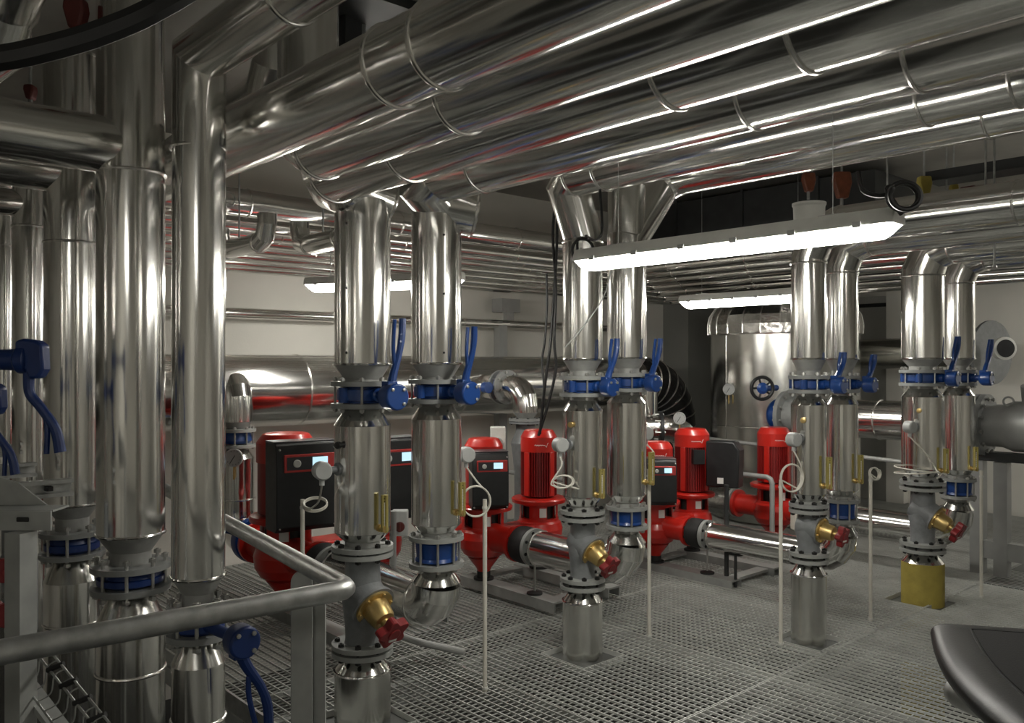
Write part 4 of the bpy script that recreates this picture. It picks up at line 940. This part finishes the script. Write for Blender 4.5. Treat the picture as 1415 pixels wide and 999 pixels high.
# thin conduit on the back wall
b_ = WX(0,0,1) if False else None
q0 = WY(1243,420,YB-.05); q1 = WY(1243,725,YB-.05); q2 = WY(1187,423,YB-.05)
t = thing('wall_conduit',(q0.x,YB-.05,0),'thin dark conduit with elbow on the back wall right of the tank','conduit')
b = MB(); b.sweep([(q2.x-.3,YB-.05,q0.z)]+arc3((q0.x-.08,YB-.05,q0.z),(q0.x,YB-.05,q0.z),(q0.x,YB-.05,q0.z-.08))+[(q0.x,YB-.05,.15)],.024,14); b.build('conduit','dark',t)
q = WY(1243,450,YB-.05); b = MB(); b.box((q.x,YB-.03,q.z),(.09,.06,.05)); b.build('clamp','dark',t)
# grey door leaf and pilaster
d0 = WY(1150,500,YB-.04); d1 = WY(1226,500,YB-.04); ztop = WY(1205,410,YB-.04).z
o = MB().box(((d0.x+d1.x)/2,YB-.03,ztop/2),(d1.x-d0.x,.05,ztop)).build('door_1','doorm',bevel=.004); struct(o)
d2 = WY(1228,500,YB-.05); d3 = WY(1252,500,YB-.05); struct(MB().box(((d2.x+d3.x)/2,YB-.06,ztop/2+.1),(d3.x-d2.x,.12,ztop+.2)).build('trim_2','wall'))
# low condensate rails
def lowrail(pts, r, label): 
    P = [V(q) for q in pts]; b = MB(); b.sweep(P,r,14); return single(b,'drain_pipe','pipeg',label,'pipe',P[0],ang=60)
e = WY(1067,664,6.62); zq = .705
lowrail([(-5.6,6.62,zq),(e.x-.05,6.62,zq),(e.x-.015,6.62,zq-.015),(e.x,6.62,zq-.05),(e.x,6.62,.0)],.022,'thin grey pipe with elbow down before the far pump')
lowrail([WY(912,598,7.15)*1.0,WY(1262,640,7.15)],.018,'thin grey pipe running behind the pumps towards the right wall')
lowrail([WY(696,651,5.25),WY(786,664,5.25)],.020,'short thin grey pipe across the ribbed motor left of middle pair')
# switch boxes
def switchbox(c, ax, s, m, km, label):
    t = thing('isolator_switch',c,label,'switch'); a = math.atan2(ax[1],ax[0]); R = rotz(a); b = MB(); b.box(c,(.08*s,.10*s,.16*s),R); b.build('housing',m,t,bevel=.008*s)
    b = MB(); q = c+R@V((.04*s,0,-.02*s)); b.lathe(q,R@X,[(0,.032*s),(.014*s,.03*s)],20); b.bar(q+R@V((.02*s,0,-.028*s)),q+R@V((.02*s,0,.028*s)),.014*s,.014*s,R@X); k = b.build('rotary_knob',km,t)
    return t
c = W(688,606,7.0); tt = switchbox(c,(.75,-.6),1.25,'greyl','greyp','light grey isolator switch box between the twin pump motors')
b = MB(); b.bar(c-Z*.1,V((c.x,c.y,.0)),.05,.03); b.build('stand','pipeg',tt)
c = WY(1105,716,6.1); tt = switchbox(c,(.75,-.5),1.15,'beige','rust','ivory emergency isolator with red knob behind the tank pair')
b = MB(); b.bar(c-Z*.09,V((c.x,c.y,.0)),.04,.03); b.build('stand','pipeg',tt); b = MB(); b.cyl(c+Z*.09,c+Z*.12,.03,n=14); b.build('cable_gland','greyl',tt)
c = WY(490,705,3.7); c = W(577,735,5.6); tt = switchbox(W(553,722,5.35),(.75,-.6),1.0,'greyp','rust','grey isolator with red knob low behind the left pair'); cc = W(553,722,5.35)
b = MB(); b.bar(cc-Z*.11,V((cc.x,cc.y,.0)),.05,.03); b.build('stand','pipeg',tt)
p = W(543,706,4.9); 
b = MB(); b.sweep(smoothpath([p,V((p.x,p.y,.5)),V((p.x,p.y,.24)),V((p.x+.05,p.y+.04,.12)),V((p.x+.35,p.y+.25,.06))],5),.02,14); single(b,'drain_pipe','pipeg','grey drain pipe behind the railing-corner riser','pipe',(p.x,p.y,.1))
p = W(1004,670,6.55); zf = .0
b = MB(); b.cyl((p.x,p.y,-.01),(p.x,p.y,p.z),.018,n=12); t = thing('box_stand',(p.x,p.y,0),'thin black stand under the terminal box left of tank pair','stand'); b.build('stand','dark',t)
b = MB(); b.lathe((p.x,p.y,.0),Z,[(0,.06),(.012,.06),(.02,.02)],20); b.build('foot_plate','dark',t)
p = W(1003,765,6.35); p.y = POS['D2'].y
t = thing('pipe_support_rod',(p.x,p.y,0),'thin black support rod under the clad suction pipe left of the tank pair','support'); b = MB(); b.cyl((p.x,p.y,0),(p.x,p.y,ZAX['D2']-.10),.012,n=10); b.build('rod','dark',t); b = MB(); b.box((p.x,p.y,ZAX['D2']-.112),(.10,.05,.012)); b.build('cradle','dark',t)
# ================================================================ CEILING FITTINGS
def clampish(px,py,d,h,label,m='orange'):
    p = W(px,py,d); t = thing('pipe_hanger',p,label,'hanger','pipe hangers under the ceiling'); b = MB()
    s = h; b.prism([(-.3*s,.5*s),(.3*s,.5*s),(.36*s,.1*s),(.22*s,-.5*s),(-.16*s,-.5*s),(-.34*s,.15*s)],p,RT,Z,.06); b.build('hanger_clamp',m,t,bevel=.01)
    b = MB(); b.cyl((p.x,p.y,p.z+.45*s),(p.x,p.y,ZC),.008,n=8); b.cyl((p.x,p.y,p.z-.9*s),(p.x,p.y,p.z-.45*s),.012,n=8); b.build('rod','zinc',t)
clampish(1117,252,6.3,.14,'red orange pipe hanger clamp left of its neighbour at right ceiling'); clampish(1163,256,6.1,.19,'brown and orange pipe hanger clamp near the right ceiling')
clampish(1277,257,6.2,.14,'ochre pipe hanger clamp beside the black cable coil','yellow'); clampish(1318,262,6.6,.08,'small ochre hanger right of the black cable coil','yellow')
clampish(105,20,3.3,.12,'dark red pipe hanger above the capped pipe at upper left','rust'); clampish(42,128,4.6,.08,'small brown hanger at the upper left edge','rust')
for i,(px,d,z0) in enumerate(((1226,5.6,2.5),(1308,6.2,2.65),(1362,5.4,2.45),(1374,5.3,2.3))):
    p = W(px,200,d); rod((p.x,p.y,0),z0,ZC,f"{['first','second','third','fourth'][i]} ceiling rod from left at upper right",.007)
y = 6.9; a = WY(1335,268,y); 
t = thing('sprinkler_pipe',(a.x,y,a.z),'dark red pipe under the ceiling at the right edge','pipe'); b = MB(); b.cyl((a.x,y,a.z),(4.4,y,a.z),.05,n=20); b.build('pipe','rust',t); b = MB(); b.cyl((a.x-.03,y,a.z),(a.x+.06,y,a.z),.058,n=20); b.build('coupling','rust',t)
y = 6.6; a = WY(1288,268,y); t = thing('cable_tray',(a.x,y,a.z+.06),'grey cable tray under the ceiling at upper right','cable tray'); b = MB(); b.box(((a.x+4.4)/2,y,a.z+.08),(4.4-a.x,.25,.015)); b.box(((a.x+4.4)/2,y-.125,a.z+.11),(4.4-a.x,.01,.07)); b.box(((a.x+4.4)/2,y+.125,a.z+.11),(4.4-a.x,.01,.07)); b.build('tray','dark',t)
# black ventilation duct above the middle pair
y = 7.9; a = WY(915,270,y); e = WY(1240,300,y); t = thing('ventilation_duct',((a.x+e.x)/2,y,3.2),'black ventilation duct under the ceiling behind the middle pair','duct'); b = MB(); b.box(((a.x+e.x)/2,y,3.12),(e.x-a.x,.9,.62)); b.build('duct','dark',t); 
for f in (.2,.5,.8):
    b = MB(); b.box((a.x+(e.x-a.x)*f,y,3.12),(.03,.94,.66)); b.build('duct_joint','dark',t)
# dark steel beam and brackets over the big pipes
p = W(520,28,4.25); t = thing('steel_beam',(p.x,p.y,ZC),'dark steel plate beam under the ceiling above the big pipes','beam')
b = MB(); b.box((p.x,p.y,ZC-.055),(.14,1.1,.11)); b.build('beam','dark',t); b = MB(); b.box((p.x,p.y,ZC-.122),(.46,.50,.022)); b.build('plate','dark',t)
p = W(476,62,4.25); zb_ = 3.20; b = MB(); b.box((p.x,p.y,(ZC+zb_)/2),(.125,.125,ZC-zb_),rotz(.3)); single(b,'steel_bracket','dark','dark square steel bracket hanging beside the ceiling beam','bracket',(p.x,p.y,ZC),bevel=.004)
p = W(501,60,4.30); rod((p.x,p.y,0),2.70,ZC,'thick grey hanger rod beside the dark ceiling bracket',.018,'hanger_rod')
p = W(372,118,4.3); t = thing('insulated_elbow_pipe',p,'dull clad elbow under the ceiling behind the upper left pipe','pipe'); b = MB(); b.sweep([p+V((-1.9,.2,-.02)),p+V((-.1,.06,0)),p+V((.06,.02,.10)),p+V((.1,0,.5))],.13,36); b.build('cladding','alud',t,ang=12)
# first big pipe: straight run that ends behind the left risers
t = thing('insulated_pipe',(0,1.435,2.585),'silver clad ceiling pipe nearest the camera running behind the left risers','pipe')
b = MB(); b.cyl((-4.25,1.435,2.585),(4.45,1.435,2.585),.122,n=64); b.build('cladding','alu',t)
for px,py in ((548,160),(612,138)):
    u = (px-CX)/F; band(t,((-CS+SN*u)/(SN+CS*u)*1.435,1.435,2.585),X,.122,.016)
for xx in (-4.22,-.2,1.4,3): band(t,(xx,1.435,2.585),X,.122,.016)
t = thing('insulated_pipe',(0,1.68,2.55),'silver clad ceiling pipe second from the camera, elbowed up at its end','pipe')
q = WY(428,235,1.68); xq = q.x
b = MB(); b.sweep([(4.45,1.695,2.555),(xq+.06,1.695,2.555),(xq-.02,1.695,2.60),(xq-.04,1.695,2.75),(xq-.04,1.695,ZC-.02)],.122,64); b.build('cladding','alu',t,ang=12)
u = (640-CX)/F; band(t,((-CS+SN*u)/(SN+CS*u)*1.695,1.695,2.555),X,.122,.016); band(t,(xq+.07,1.695,2.555),X,.122,.02)
for xx in (-.6,1.,2.7): band(t,(xx,1.695,2.555),X,.122,.016)
# clad pipe elbow at the top left corner
p = W(6,55,2.6); t = thing('insulated_pipe',p,'silver clad pipe end at the top left picture corner','pipe'); b = MB(); b.sweep([p+V((1.5,.0,.42)),p+V((.02,.0,.10)),p+V((-.05,-.02,-.02)),p+V((-.12,-.3,-.3))],.085,36); b.build('cladding','alu',t,ang=12); band(t,p+V((.03,0,.103)),V((1.48,0,.32)).normalized(),.086,.012)
# cables
P = [W(-300,-1180,1.3),W(-170,-100,1.26),W(-70,80,1.25),W(0,80,1.25),W(70,66,1.26),W(140,45,1.28),W(215,12,1.3),W(300,-45,1.35),W(400,-160,1.45),W(470,-960,1.5)]
cable('thick_cable',P,.0195,'cable','thick black cable hanging across the top left corner','cable')
for i,(pts,lb) in enumerate(((((766,290,6.6),(764,330,6.6),(768,400,6.55),(766,470,6.5),(768,510,6.5),(757,560,6.5),(744,602,6.5)),'long thick black cable hanging down to the ribbed motor'),
   (((770,292,6.6),(769,350,6.58),(764,430,6.55),(760,480,6.5),(752,540,6.5),(746,600,6.5)),'second black cable twisted beside the long hanging one'),
   (((755,378,6.6),(756,420,6.6),(753,470,6.6),(749,500,6.6),(752,545,6.55),(746,596,6.5)),'short black cable left of the two long hanging cables'),
   (((848,345,5.0),(838,400,4.86),(815,440,4.83),(781,480,4.83)),'thin grey cable running down the left riser of middle pair'))):
    cable('hanging_cable',[W(*q) for q in pts],.011 if i < 2 else (.009 if i == 2 else .004),'cable' if i<3 else 'greyp',lb,'cable')
c = W(806,346,3.95); P = [W(829,262,4.3),W(832,318,4.25),W(822,332,4.15),W(810,326,4.05)]+[c+RT*.05*math.cos(a)+Z*.058*math.sin(a)+FW*.004*a for a in [1.2+i*.45 for i in range(17)]]+[W(800,364,3.97)]
cable('lamp_cable',P,.007,'cable','black looped lamp cable at the left end of the front lamp','cable')
c = W(1254,269,2.75); P = [W(1186,238,2.9),W(1192,262,2.85),W(1210,270,2.82),W(1228,268,2.8)]+[c+RT*.052*math.cos(a)+Z*.045*math.sin(a)+FW*.003*a for a in [2.6+i*.45 for i in range(29)]]+[W(1246,296,2.82)]
cable('lamp_cable',P,.0085,'cable','black cable coil at the right end of the front lamp','cable')
# ================================================================ CAMERA, LIGHT, VIEW
cam = bpy.data.cameras.new('camera'); co_ = bpy.data.objects.new('camera',cam); C.objects.link(co_)
cam.sensor_fit = 'HORIZONTAL'; cam.sensor_width = 36; cam.lens = 36*F/1415; cam.clip_start = .05; cam.shift_y = (HY-499.5)/1415
R = Matrix((RT, Z, -FW)).transposed(); co_.matrix_world = Matrix.Translation((0,0,H)) @ R.to_4x4()
sc = bpy.context.scene; sc.camera = co_
w = bpy.data.worlds.new('world'); w.use_nodes = True; sc.world = w
w.node_tree.nodes['Background'].inputs[0].default_value = (.75,.74,.70,1); w.node_tree.nodes['Background'].inputs[1].default_value = .02
sc.view_settings.view_transform = 'Standard'; sc.view_settings.look = 'None'; sc.view_settings.gamma = 1; sc.view_settings.use_curve_mapping = False
sc.view_settings.exposure = 1.2
sc.cycles.max_bounces = 10; sc.cycles.glossy_bounces = 6
